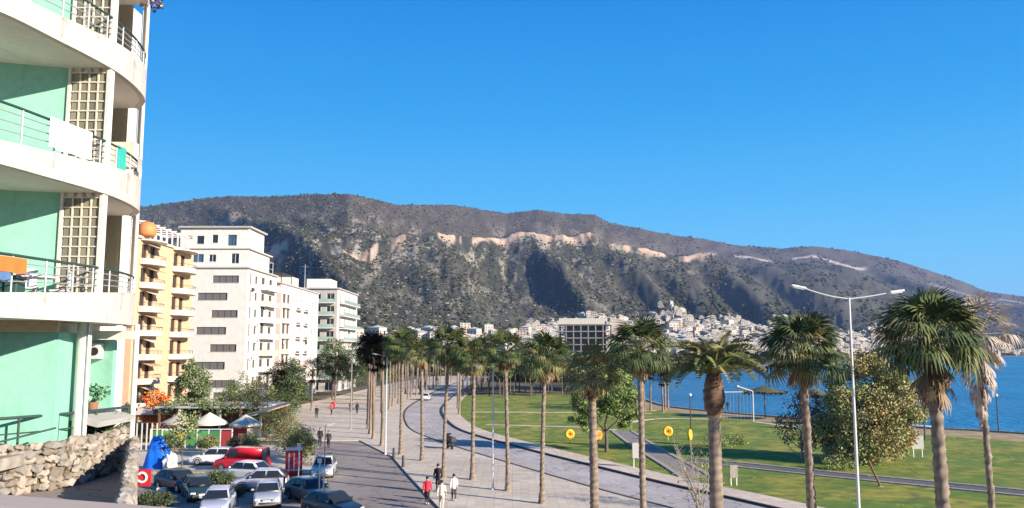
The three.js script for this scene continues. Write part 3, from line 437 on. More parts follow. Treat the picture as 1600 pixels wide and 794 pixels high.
// trees by the buildings and the restaurant
const darkCols = [gC, gD, gA, gD, [0.12, 0.14, 0.05]];
for (const [l, x, d, H, w, seed] of [
  ['tall dark tree at the corner of the farthest apartment block', -36.5, 171, 13.5, 3.4, 101], ['dark round tree left of the start of the palm row', -31.5, 166, 11.5, 3.2, 104], ['dark tree behind the plaza lamp post', -28.5, 185, 11, 3.6, 107],
  ['green tree in front of the pinkish apartment block', -39.5, 150, 8.5, 2.6, 110], ['olive tree at the end of the restaurant roof', -33.5, 127, 6.5, 2.4, 113], ['small grey-green tree above the restaurant parasols', -39.5, 104, 9.2, 1.9, 116]])
  leafTree(l, x, d, { seed, H, r0: 0.18, spread: w * 0.7, top: H * 0.62, blobs: [[0, H * 0.62, 0, w, H * 0.26], [w * 0.5, H * 0.45, 0, w * 0.7, H * 0.2], [-w * 0.5, H * 0.5, 0, w * 0.7, H * 0.22], [0, H * 0.85, 0, w * 0.6, H * 0.15]], count: 7000, leaf: 0.26, cols: seed === 116 ? [[0.2, 0.22, 0.1], gA, gC] : darkCols });
leafTree('thin young tree next to the blue tarpaulin', -27.4, 70.6, { seed: 120, H: 5, r0: 0.07, spread: 1.1, top: 2.8, blobs: [[0, 3.4, 0, 1.1, 1.2], [0.4, 4.5, 0, 0.8, 0.8], [-0.7, 2.8, 0, 0.7, 0.7]], count: 900, leaf: 0.2, cols: [gA, gY, gC, gB] });
leafTree('flame-orange leafy bush at the foot of the yellow building', -42.6, 101, { name: 'orange_bush', cat: 'bush', seed: 124, H: 4, r0: 0.08, spread: 1.2, top: 2.2, start: 0.05, n: 10, blobs: [[0, 3.6, 0, 1.4, 1.6], [0.6, 2.2, 0, 1.3, 1.3], [-0.7, 2.4, 0, 1.1, 1.5]], count: 2600, leaf: 0.3, cols: [[0.75, 0.13, 0.015], [0.8, 0.2, 0.02], [0.7, 0.08, 0.015], [0.75, 0.3, 0.04]] });
for (const [l, x, d, H, w, s, cols] of [
  ['ivy-like hedge bush right of the red van', -18.7, 75.5, 3.4, 1.3, 130, [gC, gA, gR, gY]], ['leafy bush against the restaurant side behind the red van', -21.5, 82.5, 3.2, 1.6, 133, [gC, gY, gR, gD]], ['hedge bush at the corner of the plaza', -24.6, 91, 3.4, 1.8, 136, [gC, gD, gY, gR]],
  ['bushy hedge along the plaza edge, farther one', -28.5, 101, 3.4, 2.2, 139, darkCols], ['low dark bush under the car yard kerb beside the blue tarpaulin', -22.2, 64.6, 0.8, 1.0, 142, [gD, gC, gD]], ['low dark bush in front of the silver cars', -19.4, 58.6, 0.7, 0.9, 145, [gD, gC, [0.12, 0.1, 0.05]]],
  ['low dark bush at the near edge of the car yard', -23.2, 55.6, 0.8, 1.0, 148, [gD, gC, gD]]])
  leafTree(l, x, d, { name: 'bush', cat: 'bush', seed: s, H, r0: 0.05, spread: w * 0.8, top: H * 0.5, start: 0.02, n: 9, blobs: [[0, H * 0.5, 0, w, H * 0.48], [w * 0.6, H * 0.36, 0, w * 0.6, H * 0.34], [-w * 0.6, H * 0.4, 0.3, w * 0.6, H * 0.38]], count: 3000, leaf: 0.13, cols });
for (const [l, x, d, s] of [['small green shrub on the lawn right of the yellow rings', 21, 88, 151], ['low clump of green plants on the lawn before the thick-trunked palm', 23.5, 90, 154], ['low plant clump at the lawn edge below the autumn shrub', 27, 71, 157]])
  leafTree(l, x, d, { name: 'low_shrub', cat: 'shrub', seed: s, H: 1, r0: 0.03, spread: 0.8, top: 0.6, start: 0.02, blobs: [[0, 0.6, 0, 1.1, 0.6], [1.0, 0.4, 0, 0.8, 0.4]], count: 700, leaf: 0.18, cols: [gA, gB, gY] });
// tree belt between the park, the town and the hills
{
  const r = rng(181), list = [];
  for (let n = 0; n < 3200; n++) { const d = 262 + 420 * r(), X = -330 + r() * 520; if (X > poly([[250, 30], [350, 48], [462, 95], [700, 240]], d)) continue; if (X > -50 && X < -4 && d < 330) continue; if (X < -40 && d < 300) continue; const k = 0.5 + r() * 0.9, s = 1.8 + r() * 2.4; list.push([X, s * 0.8, -d, s, s * (0.8 + r() * 0.5), r() * 6, [0.075 * k, 0.095 * k, 0.04 * k]]); }
  instanced('tree_belt', leafCrown(182, [[0, 0, 0, 0.95, 0.85]], 150, 0.5, [[1, 1, 1], [0.7, 0.75, 0.6], [1.4, 1.3, 1.1]]), new THREE.MeshStandardMaterial({ vertexColors: true, roughness: 1, side: DS }), list, 'belt of dark trees between the park and the hills', 'trees');
}

// ------------------------------------------------------------------ building kit
function wallPanel(name, parent, w, h, holes, m, x, y, z, ry = 0, thick = 0.3) {    // origin at its lower left, faces +z
  const s = new THREE.Shape([V2(0, 0), V2(w, 0), V2(w, h), V2(0, h)]);
  for (const [hx, hy, hw, hh] of holes) s.holes.push(new THREE.Path([V2(hx, hy), V2(hx, hy + hh), V2(hx + hw, hy + hh), V2(hx + hw, hy)]));
  const g = new THREE.ExtrudeGeometry(s, { depth: thick, bevelEnabled: false }); g.translate(0, 0, -thick);
  const o = mesh(name, uvm(g), m, parent); o.position.set(x, y, z); o.rotation.y = ry; return o;
}
function V2(x, y) { return new THREE.Vector2(x, y); }
const winCache = {};
function windowIn(wall, hx, hy, hw, hh, { panes = 2, fm = mat.frame, gm = mat.glass, sill = true, name = 'window' } = {}) {  // sits in a hole of the wall; wall > window > pane
  const key = [hw, hh, panes].map(v => v.toFixed(2)).join();
  if (!winCache[key]) {
    const t = 0.07, f = [box(hw, t, 0.08, 0, t / 2, 0), box(hw, t, 0.08, 0, hh - t / 2, 0)];
    for (let i = 0; i <= panes; i++) f.push(box(t, hh - 2 * t, 0.078, -hw / 2 + t / 2 + (hw - t) * i / panes, hh / 2, 0));
    winCache[key] = [merge(f), box(hw - 0.02, hh - 0.02, 0.03, 0, hh / 2, 0), box(hw + 0.16, 0.06, 0.2, 0, -0.03, 0.17)];
  }
  const k = winCache[key], w = mesh(name, k[0], fm, wall); w.position.set(hx + hw / 2, hy, -0.2);
  const p = mesh('pane', k[1], gm, w); p.position.z = -0.01; if (sill) mesh('sill', k[2], mat.frame, w); return w;
}
function railing(parent, pts, h, posts, m, rails = 3, r = 0.02, name = 'railing') {     // pts: local Vector3 along the foot
  const c = new THREE.CatmullRomCurve3(pts, false, 'centripetal'), o = mesh(name, tube(pts.map(p => p.clone().setY(p.y + h)), r * 1.4, 30, 6), m, parent);
  for (let i = 1; i < rails; i++) mesh('rail', tube(pts.map(p => p.clone().setY(p.y + h * i / rails)), r * 0.7, 30, 5), m, o);
  for (let i = 0; i <= posts; i++) { const p = c.getPoint(i / posts); mesh('post', bar(p, p.clone().setY(p.y + h), r, r, 6), m, o); } return o;
}
// ---- yellow apartment block with rounded balconies
{
  const b = thing('apartment_block', 'yellow and orange apartment block with stacked rounded balconies', 'building', -47, 0, 122), Hs = 3.02, N = 8, L = 18.5;
  // local: facade plane x = 0 faces +x, z from 0 (far) to L (near)
  mesh('core', [box(13.4, N * Hs, L - 0.02, -7.02, N * Hs / 2, L / 2)], mat.yellowPale, b);
  const cols = [[1, 7.6], [11.8, 17.6]];
  const holes = []; for (let f = 0; f < N; f++) for (const [a, c] of cols) { holes.push([L - c + 0.5, f * Hs + 0.15, 1.6, 2.2], [L - c + 3.0, f * Hs + 0.15, 1.5, 2.2]); }
  const w = wallPanel('street_wall', b, L, N * Hs, holes, mat.yellow, 0, 0, L, Math.PI / 2); holes.forEach(h => windowIn(w, ...h, { fm: mat.wood, sill: false, name: 'balcony_door' }));
  const h2 = []; for (let f = 0; f < N; f++) h2.push([2.2, f * Hs + 1, 1.3, 1.3], [8.2, f * Hs + 1, 1.3, 1.3]);
  const w2 = wallPanel('end_wall', b, 13.5, N * Hs, h2, mat.yellow, -13.5, 0, L + 0.3); h2.forEach(h => windowIn(w2, ...h));
  for (let f = 1; f <= N; f++) cols.forEach(([a, c], q) => {
    const y = f * Hs - 0.06, w_ = c - a, dep = 1.75 + (f === N ? 0.1 : 0);
    const outer = []; for (let i = 0; i <= 14; i++) { const t = Math.PI * i / 14; outer.push(V2(Math.sin(t) * dep + 0.06, w_ / 2 - Math.cos(t) * w_ / 2)); }
    const sl = new THREE.ExtrudeGeometry(new THREE.Shape(outer), { depth: 0.18, bevelEnabled: false }); sl.rotateX(Math.PI / 2);   // (x, z)
    const o = mesh('balcony', uvm(sl), mat.cream, b); o.position.set(0, y, a);
    if (f < N) {
      const inn = outer.map(p => V2(p.x * 0.93, w_ / 2 + (p.y - w_ / 2) * 0.95)).reverse(); const ps = new THREE.Shape([...outer, ...inn]);
      const pg = new THREE.ExtrudeGeometry(ps, { depth: 0.55, bevelEnabled: false }); pg.rotateX(Math.PI / 2); pg.translate(0, 0.55, 0); mesh('parapet', uvm(pg), q ? mat.yellowPale : mat.cream, o);
      const rp = outer.map(p => V(p.x * 0.965, 0.55, w_ / 2 + (p.y - w_ / 2) * 0.975)); mesh('handrail', [tube(rp.map(p => p.clone().setY(0.98)), 0.03, 20, 5), ...rp.filter((_, i) => i % 2).map(p => bar(p, p.clone().setY(0.98), 0.018, 0.018, 4))], mat.frameDark, o);
      if ((f * 3 + q) % 3) { const m = mesh('awning', box(1.5, 0.05, w_ * 0.6, 0.8, Hs - 0.72, w_ * 0.45, 0, 0, -0.35), [mat.tan, mat.cream][f % 2], o); void m; }
    }
  });
  mesh('roof', box(14.1, 0.3, L + 0.9, -6.75, N * Hs + 0.1, L / 2), mat.cream, b);
  const pg = []; for (let i = 0; i < 9; i++) pg.push(box(0.16, 2.0, 0.16, -0.5, N * Hs + 1.25, 1 + i * 1.9), box(0.16, 2.0, 0.16, -3.6, N * Hs + 1.25, 1 + i * 1.9), box(4.2, 0.14, 0.12, -2, N * Hs + 2.4, 1 + i * 1.9));
  mesh('roof_pergola', pg, mat.white, b); mesh('pergola_beam', [box(0.14, 0.2, 16.5, -0.5, N * Hs + 2.3, 8.8), box(0.14, 0.2, 16.5, -3.6, N * Hs + 2.3, 8.8)], mat.white, b);
  mesh('penthouse', box(5, 2.3, 10, -8, N * Hs + 1.4, 9), mat.pink, b);
  const tk = thing('roof_tank', 'round orange tank on the roof edge of the yellow block', 'tank', -46.6, N * Hs + 0.25, 105.2);
  mesh('tank_body', new THREE.LatheGeometry([[0, 0], [0.85, 0], [1.1, 0.35], [1.15, 0.9], [1.0, 1.5], [0.6, 1.85], [0.25, 1.95], [0, 1.96]].map(p => V2(p[0], p[1])), 20), M(0.72, 0.24, 0.07, 0.6), tk); mesh('tank_cap', new THREE.CylinderGeometry(0.25, 0.25, 0.14, 12).translate(0, 2.0, 0), mat.frameDark, tk);
}
// ---- white block with staggered windows
{
  const b = thing('apartment_block', 'white apartment block with staggered double windows and set-back penthouse', 'building', -46.6, 0, 146), H = 24.4;   // local x <= 0, z <= 0
  mesh('core', box(10.6, H - 0.02, 17.6, -5.7, H / 2, -9.1), mat.white, b);
  const fh = []; [22.5, 19.45, 16.4, 13.45, 10.45, 7.4].forEach((y, i) => fh.push([i % 2 ? 3.0 : 5.5, y - 0.65, i % 2 ? 5.2 : 4.6, 1.3])); fh.push([5.5, 3.6, 4.6, 1.3], [1, 0.2, 4, 2.6], [6.4, 0.2, 4, 2.6]);
  const w = wallPanel('front_wall', b, 11.6, H, fh, mat.white, -11.6, 0, 0); fh.forEach(h => windowIn(w, ...h, { panes: 4, fm: mat.frameDark, gm: M(0.15, 0.14, 0.13, 0.25) }));
  const sh = []; for (let f = 0; f < 8; f++) sh.push([1.2, f * 3.02 + 0.5, 0.9, 2.1], [4.2, f * 3.02 + 0.9, 1.4, 1.4], [8.2, f * 3.02 + 0.2, 2.0, 2.2], [13, f * 3.02 + 0.2, 2.0, 2.2]);
  const w2 = wallPanel('street_wall', b, 18, H, sh, mat.white, 0, 0, 0, Math.PI / 2); // placed below
  w2.position.set(0.02, 0, -0.32); w2.rotation.y = Math.PI / 2; w2.scale.x = 1; // runs towards -z
  sh.forEach((h, i) => windowIn(w2, ...h, { fm: mat.frameDark, sill: i % 4 === 1 }));
  for (let f = 1; f < 8; f++) { const o = mesh('balcony', box(1.3, 0.16, 8.5, 0.69, f * 3.02 + 0.1, -12), mat.white, b); mesh('parapet', [box(0.1, 0.85, 8.5, 1.28, f * 3.02 + 0.61, -12), box(1.2, 0.85, 0.1, 0.64, f * 3.02 + 0.61, -7.8)], f % 3 ? mat.white : mat.pink, o); }
  mesh('cornice', box(12.2, 0.28, 18.6, -5.7, H + 0.16, -9), mat.greyPl, b);
  // lower set-back storey
  const p1 = [[1.0, 0.9, 2.1, 1.5], [4.0, 1.0, 1.3, 1.3], [8.0, 0.7, 1.4, 1.8]];
  const pw = wallPanel('penthouse_wall', b, 11, 3.3, p1, mat.white, -11.4, H + 0.3, -1.2); p1.forEach((h, i) => windowIn(pw, ...h, { gm: i ? mat.glass : mat.glassBlue }));
  mesh('penthouse', box(10.8, 3.28, 13, -5.9, H + 1.95, -8.05), mat.white, b);
  mesh('terrace_roof', box(11.6, 0.2, 14.2, -5.8, H + 3.72, -8), mat.cream, b);
  const p2 = [[1.2, 1.9, 1.0, 0.5], [3.0, 0.9, 1.3, 1.5], [5.8, 1.1, 1.0, 1.5], [8.6, 0.6, 1.6, 2.0]];
  const pw2 = wallPanel('penthouse_wall', b, 12.5, 3.8, p2, mat.white, -13.4, H + 3.85, -3.2); p2.forEach((h, i) => windowIn(pw2, ...h, { gm: i === 3 ? mat.glassBlue : mat.glass, fm: mat.frameDark }));
  mesh('penthouse', box(12.3, 3.7, 9, -7.2, H + 5.72, -8.05), mat.white, b); mesh('roof', box(13.2, 0.3, 10.2, -7.1, H + 7.82, -7.8), mat.greyPl, b);
  const fr = []; for (let i = 0; i < 6; i++) fr.push(bar(V(-0.2, H + 0.3, -2 - i * 2.8), V(-0.2, H + 2.6, -2 - i * 2.8), 0.05), bar(V(-2.4, H + 2.6, -2 - i * 2.8), V(-0.2, H + 2.6, -2 - i * 2.8), 0.05)); fr.push(bar(V(-0.2, H + 2.6, -1.8), V(-0.2, H + 2.6, -16.4), 0.05), bar(V(-0.2, H + 1.3, -1.8), V(-0.2, H + 1.3, -16.4), 0.04)); mesh('terrace_frame', fr, mat.steelWhite, b);
  for (const [x, z, h] of [[-1.2, -6, 6.2], [-0.8, -10, 5.4], [-3, -14, 7]]) { mesh('antenna', [bar(V(x, H + 0.3, z), V(x, H + h, z), 0.05, 0.03), bar(V(x - 0.7, H + h - 0.4, z), V(x + 0.7, H + h - 0.4, z), 0.025), bar(V(x - 0.5, H + h - 0.9, z), V(x + 0.5, H + h - 0.9, z), 0.025)], mat.steelWhite, b); }
}
// ---- pinkish white block
{
  const b = thing('apartment_block', 'plain pinkish white apartment block with a column of small windows', 'building', -46.4, 0, 167), H = 23.4;
  mesh('core', box(11.6, H - 0.02, 31.2, -6.2, H / 2, -16), mat.white, b);
  const sh = []; for (let f = 0; f < 7; f++) sh.push([1.2, f * 3.1 + 1.0, 2.2, 1.9], [4.4, f * 3.1 + 1.0, 2.0, 1.9], [8.6, f * 3.1 + 1.3, 1.0, 1.2], [25.5, f * 3.1 + 1.2, 1.6, 1.4], [28.6, f * 3.1 + 1.2, 1.4, 1.4]);
  const w2 = wallPanel('street_wall', b, 32, H, sh, mat.white, 0, 0, -0.32, Math.PI / 2); sh.forEach((h, i) => windowIn(w2, ...h, { fm: i % 5 < 2 ? mat.wood : mat.frame, sill: i % 5 > 1 }));
  mesh('pink_bay', Array.from({ length: 6 }, (_, f) => box(0.5, 1.0, 5.8, 0.27, 3.6 + f * 3.1, -3.9)), mat.pink, b);
  const fh = []; for (let f = 1; f < 7; f++) fh.push([1.5, f * 3.1 + 1, 1.4, 1.4], [7.5, f * 3.1 + 1, 1.4, 1.4]); const w = wallPanel('front_wall', b, 12, H, fh, mat.pink, -12, 0, 0); fh.forEach(h => windowIn(w, ...h));
  for (let f = 1; f < 7; f++) for (const z of [-13.5, -20]) { const o = mesh('balcony', box(1.1, 0.15, 3.6, 0.58, f * 3.1 + 0.1, z), mat.white, b); mesh('parapet', box(0.08, 0.85, 3.6, 1.08, f * 3.1 + 0.6, z), f % 2 ? mat.white : mat.pink, o); }
  mesh('roof', box(12.6, 0.3, 33, -6, H + 0.16, -16), mat.greyPl, b); mesh('roof_shelter', [box(6, 0.16, 9, -3.6, H + 2.4, -7), ...[[-6.3, -3], [-0.9, -3], [-6.3, -11], [-0.9, -11]].map(([x, z]) => box(0.14, 2.0, 0.14, x, H + 1.32, z))], mat.frameDark, b);
  mesh('roof_hut', box(5, 2.6, 6, -5, H + 1.62, -20), mat.white, b);
}
// ---- farthest block of the row, greenish balconies
{
  const b = thing('apartment_block', 'grey-white apartment block with greenish glass balconies at the end of the row', 'building', -43.2, 0, 206), H = 25.2;
  mesh('core', box(15, H, 26, -7.8, H / 2, -13.4), mat.white, b);
  const fh = []; for (let f = 0; f < 8; f++) for (const x of [1.2, 5.2, 9.2, 12.6]) fh.push([x, f * 3.1 + 0.3, 1.9, 2.1]);
  const w = wallPanel('front_wall', b, 15.2, H, fh, mat.greyPl, -15.3, 0, 0); fh.forEach(h => windowIn(w, ...h, { sill: false }));
  const sh = []; for (let f = 0; f < 8; f++) for (const x of [2, 8, 14, 20]) sh.push([x, f * 3.1 + 0.3, 2, 2.1]); const w2 = wallPanel('street_wall', b, 26, H, sh, mat.white, 0, 0, -0.35, Math.PI / 2); sh.forEach(h => windowIn(w2, ...h, { sill: false }));
  const gg = M(0.30, 0.42, 0.37, 0.15); for (let f = 1; f < 8; f++) { const o = mesh('balcony', [box(7.5, 0.16, 1.3, -4.4, f * 3.1, 0.66), box(1.3, 0.16, 22, 0.67, f * 3.1, -13)], mat.white, b); mesh('glass_parapet', [box(7.5, 0.9, 0.06, -4.4, f * 3.1 + 0.53, 1.27), box(0.06, 0.9, 22, 1.28, f * 3.1 + 0.53, -13)], gg, o); }
  mesh('roof', box(16, 0.3, 27, -7.6, H + 0.17, -13), mat.greyPl, b); mesh('roof_hut', box(6, 2.6, 8, -6, H + 1.63, -9), mat.white, b);
  mesh('antenna', [bar(V(-9, H + 0.3, -3), V(-9, H + 6.5, -3), 0.08, 0.04), bar(V(-9.9, H + 5.8, -3), V(-8.1, H + 5.8, -3), 0.03)], mat.steelWhite, b);
}
// air conditioners and rooftop tanks on the row of blocks
scene.children.filter(o => o.name.startsWith('apartment_block')).forEach((b, q) => {
  const r = rng(900 + q), len = [0, 17, 30, 24][q], top = [24.5, 24.75, 23.75, 25.55][q];
  if (q) for (let i = 0; i < 12; i++) { const f = 1 + Math.floor(r() * 6), z = -2.8 - Math.floor(r() * (len - 4) / 3) * 3; const a = mesh('air_conditioner', rbox(0.32, 0.62, 0.86, 0.04, 0.19, f * 3.05 + 2.55, z), mat.frame, b); mesh('fan_grille', new THREE.CylinderGeometry(0.24, 0.24, 0.03, 14).rotateZ(Math.PI / 2).translate(0.36, f * 3.05 + 2.55, z), mat.dark, a); }
  for (let i = 0; i < 4; i++) { const x = -9 + r() * 2, z = q ? -12 - i * 1.4 : 15.5 - i * 1.3; if (q === 1) continue; mesh('water_tank', new THREE.CylinderGeometry(0.55, 0.55, 1.3, 14).translate(x, top + 0.7, z), i % 2 ? mat.frame : mat.steel, b); }
});
// ---- town behind the palms
{
  const r = rng(201);
  const specs = [[-74, 420, 15, 16, 'white'], [-59, 440, 13, 19, 'white'], [-46, 430, 12, 15, 'cream'], [-30, 460, 16, 17, 'white'], [-12, 450, 14, 14, 'white'], [4, 470, 13, 16, 'cream'], [62, 520, 18, 15, 'pink'], [74, 480, 14, 12, 'cream'], [-96, 400, 16, 15, 'white'], [88, 560, 18, 13, 'white']];
  const lab = ['white block above the palm row, leftmost but one', 'tallest white block above the left palm row', 'cream block between white blocks above the palms', 'wide white block behind the middle palms', 'small white block right of the wide white one', 'cream block left of the unfinished building', 'pink block right of the unfinished building', 'low cream block near the head of the bay', 'white block leftmost above the palm row by the dark trees', 'white block at the head of the bay'];
  specs.forEach(([x, d, w, h, m], i) => {
    const b = thing('town_block', lab[i], 'building', x, 0, d, (r() - 0.5) * 0.5, 'blocks of the town behind the palms'), dep = 12, holes = []; mesh('core', box(w - 0.3, h - 0.04, dep, 0, h / 2, -dep / 2 - 0.31), mat[m], b);
    const nf = Math.floor(h / 3), nc = Math.floor(w / 3.2); for (let f = 0; f < nf; f++) for (let c = 0; c < nc; c++) holes.push([0.8 + c * (w - 1) / nc, f * 3 + 0.9, 1.7, 1.5]);
    const wl = wallPanel('front_wall', b, w, h, holes, mat[m], -w / 2, 0, 0); holes.forEach(q => windowIn(wl, ...q, { sill: false }));
    mesh('roof', i % 3 === 1 ? new THREE.ConeGeometry(w * 0.72, 2.6, 4, 1).rotateY(Math.PI / 4).scale(1, 1, dep / w * 1.1).translate(0, h + 1.32, -dep / 2 - 0.3) : box(w + 0.6, 0.3, dep + 0.8, 0, h + 0.17, -dep / 2 - 0.2), i % 3 === 1 ? M(0.38, 0.17, 0.1, 0.9) : mat.greyPl, b);
  });
  const b = thing('unfinished_building', 'large unfinished concrete building with dark open floors and cream top', 'building', 36.5, 0, 420, -0.12), w = 27;
  for (let f = 0; f < 7; f++) { mesh('floor_slab', box(w, 0.45, 15, 0, 3.3 * f + 3.1, -7.5), mat.concrete, b); for (let c = 0; c < 8; c++) for (const z of [-0.5, -7.5, -14.4]) mesh('column', box(0.5, 2.84, 0.5, -w / 2 + 0.5 + c * (w - 1) / 7, 3.3 * f + 1.44, z), mat.concrete, b); }
  mesh('core_wall', box(w - 6, 23, 6, 0, 11.5, -10.3), mat.concrete, b); mesh('side_bay', box(6, 26, 15.2, w / 2 + 3.1, 13, -7.5), mat.pink, b); mesh('top_storey', box(w - 3, 2.9, 12, -1, 24.8, -7.5), mat.cream, b);
  mesh('lower_front', box(w * 0.55, 8, 0.4, -4, 4, 0.3), mat.cream, b);
}
// ---- houses on the hillside across the bay
{
  const r = rng(301), kinds = [];
  const wallC = [[0.66, 0.60, 0.52], [0.60, 0.50, 0.40], [0.58, 0.43, 0.33], [0.68, 0.64, 0.58]], roofC = [[0.36, 0.17, 0.1], [0.5, 0.48, 0.45], [0.42, 0.22, 0.14], [0.6, 0.57, 0.52]];
  for (let k = 0; k < 8; k++) {
    const w = 8 + (k * 5 % 7), h = 6 + (k * 3 % 4) * 2.6, dd = 8 + k % 3 * 2, g = [paint(box(w, h + 6, dd, 0, h / 2 - 3, 0), () => wallC[k % 4])];
    if (k % 2) g.push(paint(new THREE.ConeGeometry(1, 1, 4).rotateY(Math.PI / 4).scale(w * 0.78, 2.4, dd * 0.78).translate(0, h + 1.2, 0), () => roofC[k % 4])); else g.push(paint(box(w + 0.6, 0.4, dd + 0.6, 0, h + 0.2, 0), () => roofC[(k + 1) % 4]));
    for (let f = 0; f < Math.floor(h / 2.8); f++) for (let c = 0; c < 3; c++) { g.push(paint(box(1.5, 1.4, 0.16, -w / 3 + c * w / 3, f * 2.8 + 1.7, dd / 2), () => [0.05, 0.05, 0.06])); g.push(paint(box(0.16, 1.4, 1.5, w / 2, f * 2.8 + 1.7, -dd / 3 + c * dd / 3), () => [0.05, 0.05, 0.06])); }
    kinds.push(merge(g));
  }
  const m = new THREE.MeshStandardMaterial({ vertexColors: true, roughness: 0.9 }), spots = [];
  const zone = (n, u0, u1, s0, s1, key) => { for (let i = 0; i < n; i++) { const u = lerp(u0, u1, r()), s = lerp(s0, s1, Math.pow(r(), 1.3)); spots.push([u, s, key]); } };
  zone(90, 990, 1210, 0.02, 0.16, 0); zone(50, 1290, 1400, 0.01, 0.14, 1); zone(60, 860, 1000, 0.05, 0.15, 2); zone(20, 1210, 1300, 0.01, 0.08, 0); zone(80, 550, 860, 0.06, 0.13, 2);
  const labs = ['small pale house of the town spread above the bay, middle part', 'small pale house of the cluster above the bay behind the double lamp', 'small pale house at the foot of the hill above the palm row'], grp = ['houses above the middle of the bay', 'houses behind the double lamp', 'houses at the foot of the near hill'];
  spots.forEach(([u, s, key]) => { const p = hill(u, s), o = mesh('hillside_house', kinds[Math.floor(r() * 8)], m); const k = 0.55 + r() * 0.5; o.position.set(p[0], p[1], -p[2]); o.rotation.y = r() * 1.2 - 0.6; o.scale.set(k * 1.05, k, k); tag(o, labs[key], 'house', grp[key]); });
  const more = []; for (let n = 0; n < 2200; n++) { const u = r() < 0.7 ? lerp(820, 1260, r()) : lerp(1240, 1640, r()), s = lerp(0.04, 0.004, ss(960, 1100, u)) + lerp(0.10, 0.17, ss(960, 1060, u)) * ss(1640, 1380, u) * Math.pow(r(), 1.4) + 0.03 * r(), p = hill(u, s), k = 0.45 + r() * 0.5, q = 0.65 + r() * 0.4; more.push([p[0], p[1], -p[2], k, k, r() * 1.2 - 0.6, [q, q * (0.9 + r() * 0.07), q * (0.78 + r() * 0.14)]]); }
  instanced('far_town', kinds[3], m, more, 'mass of small pale houses along the far shore', 'town');
}
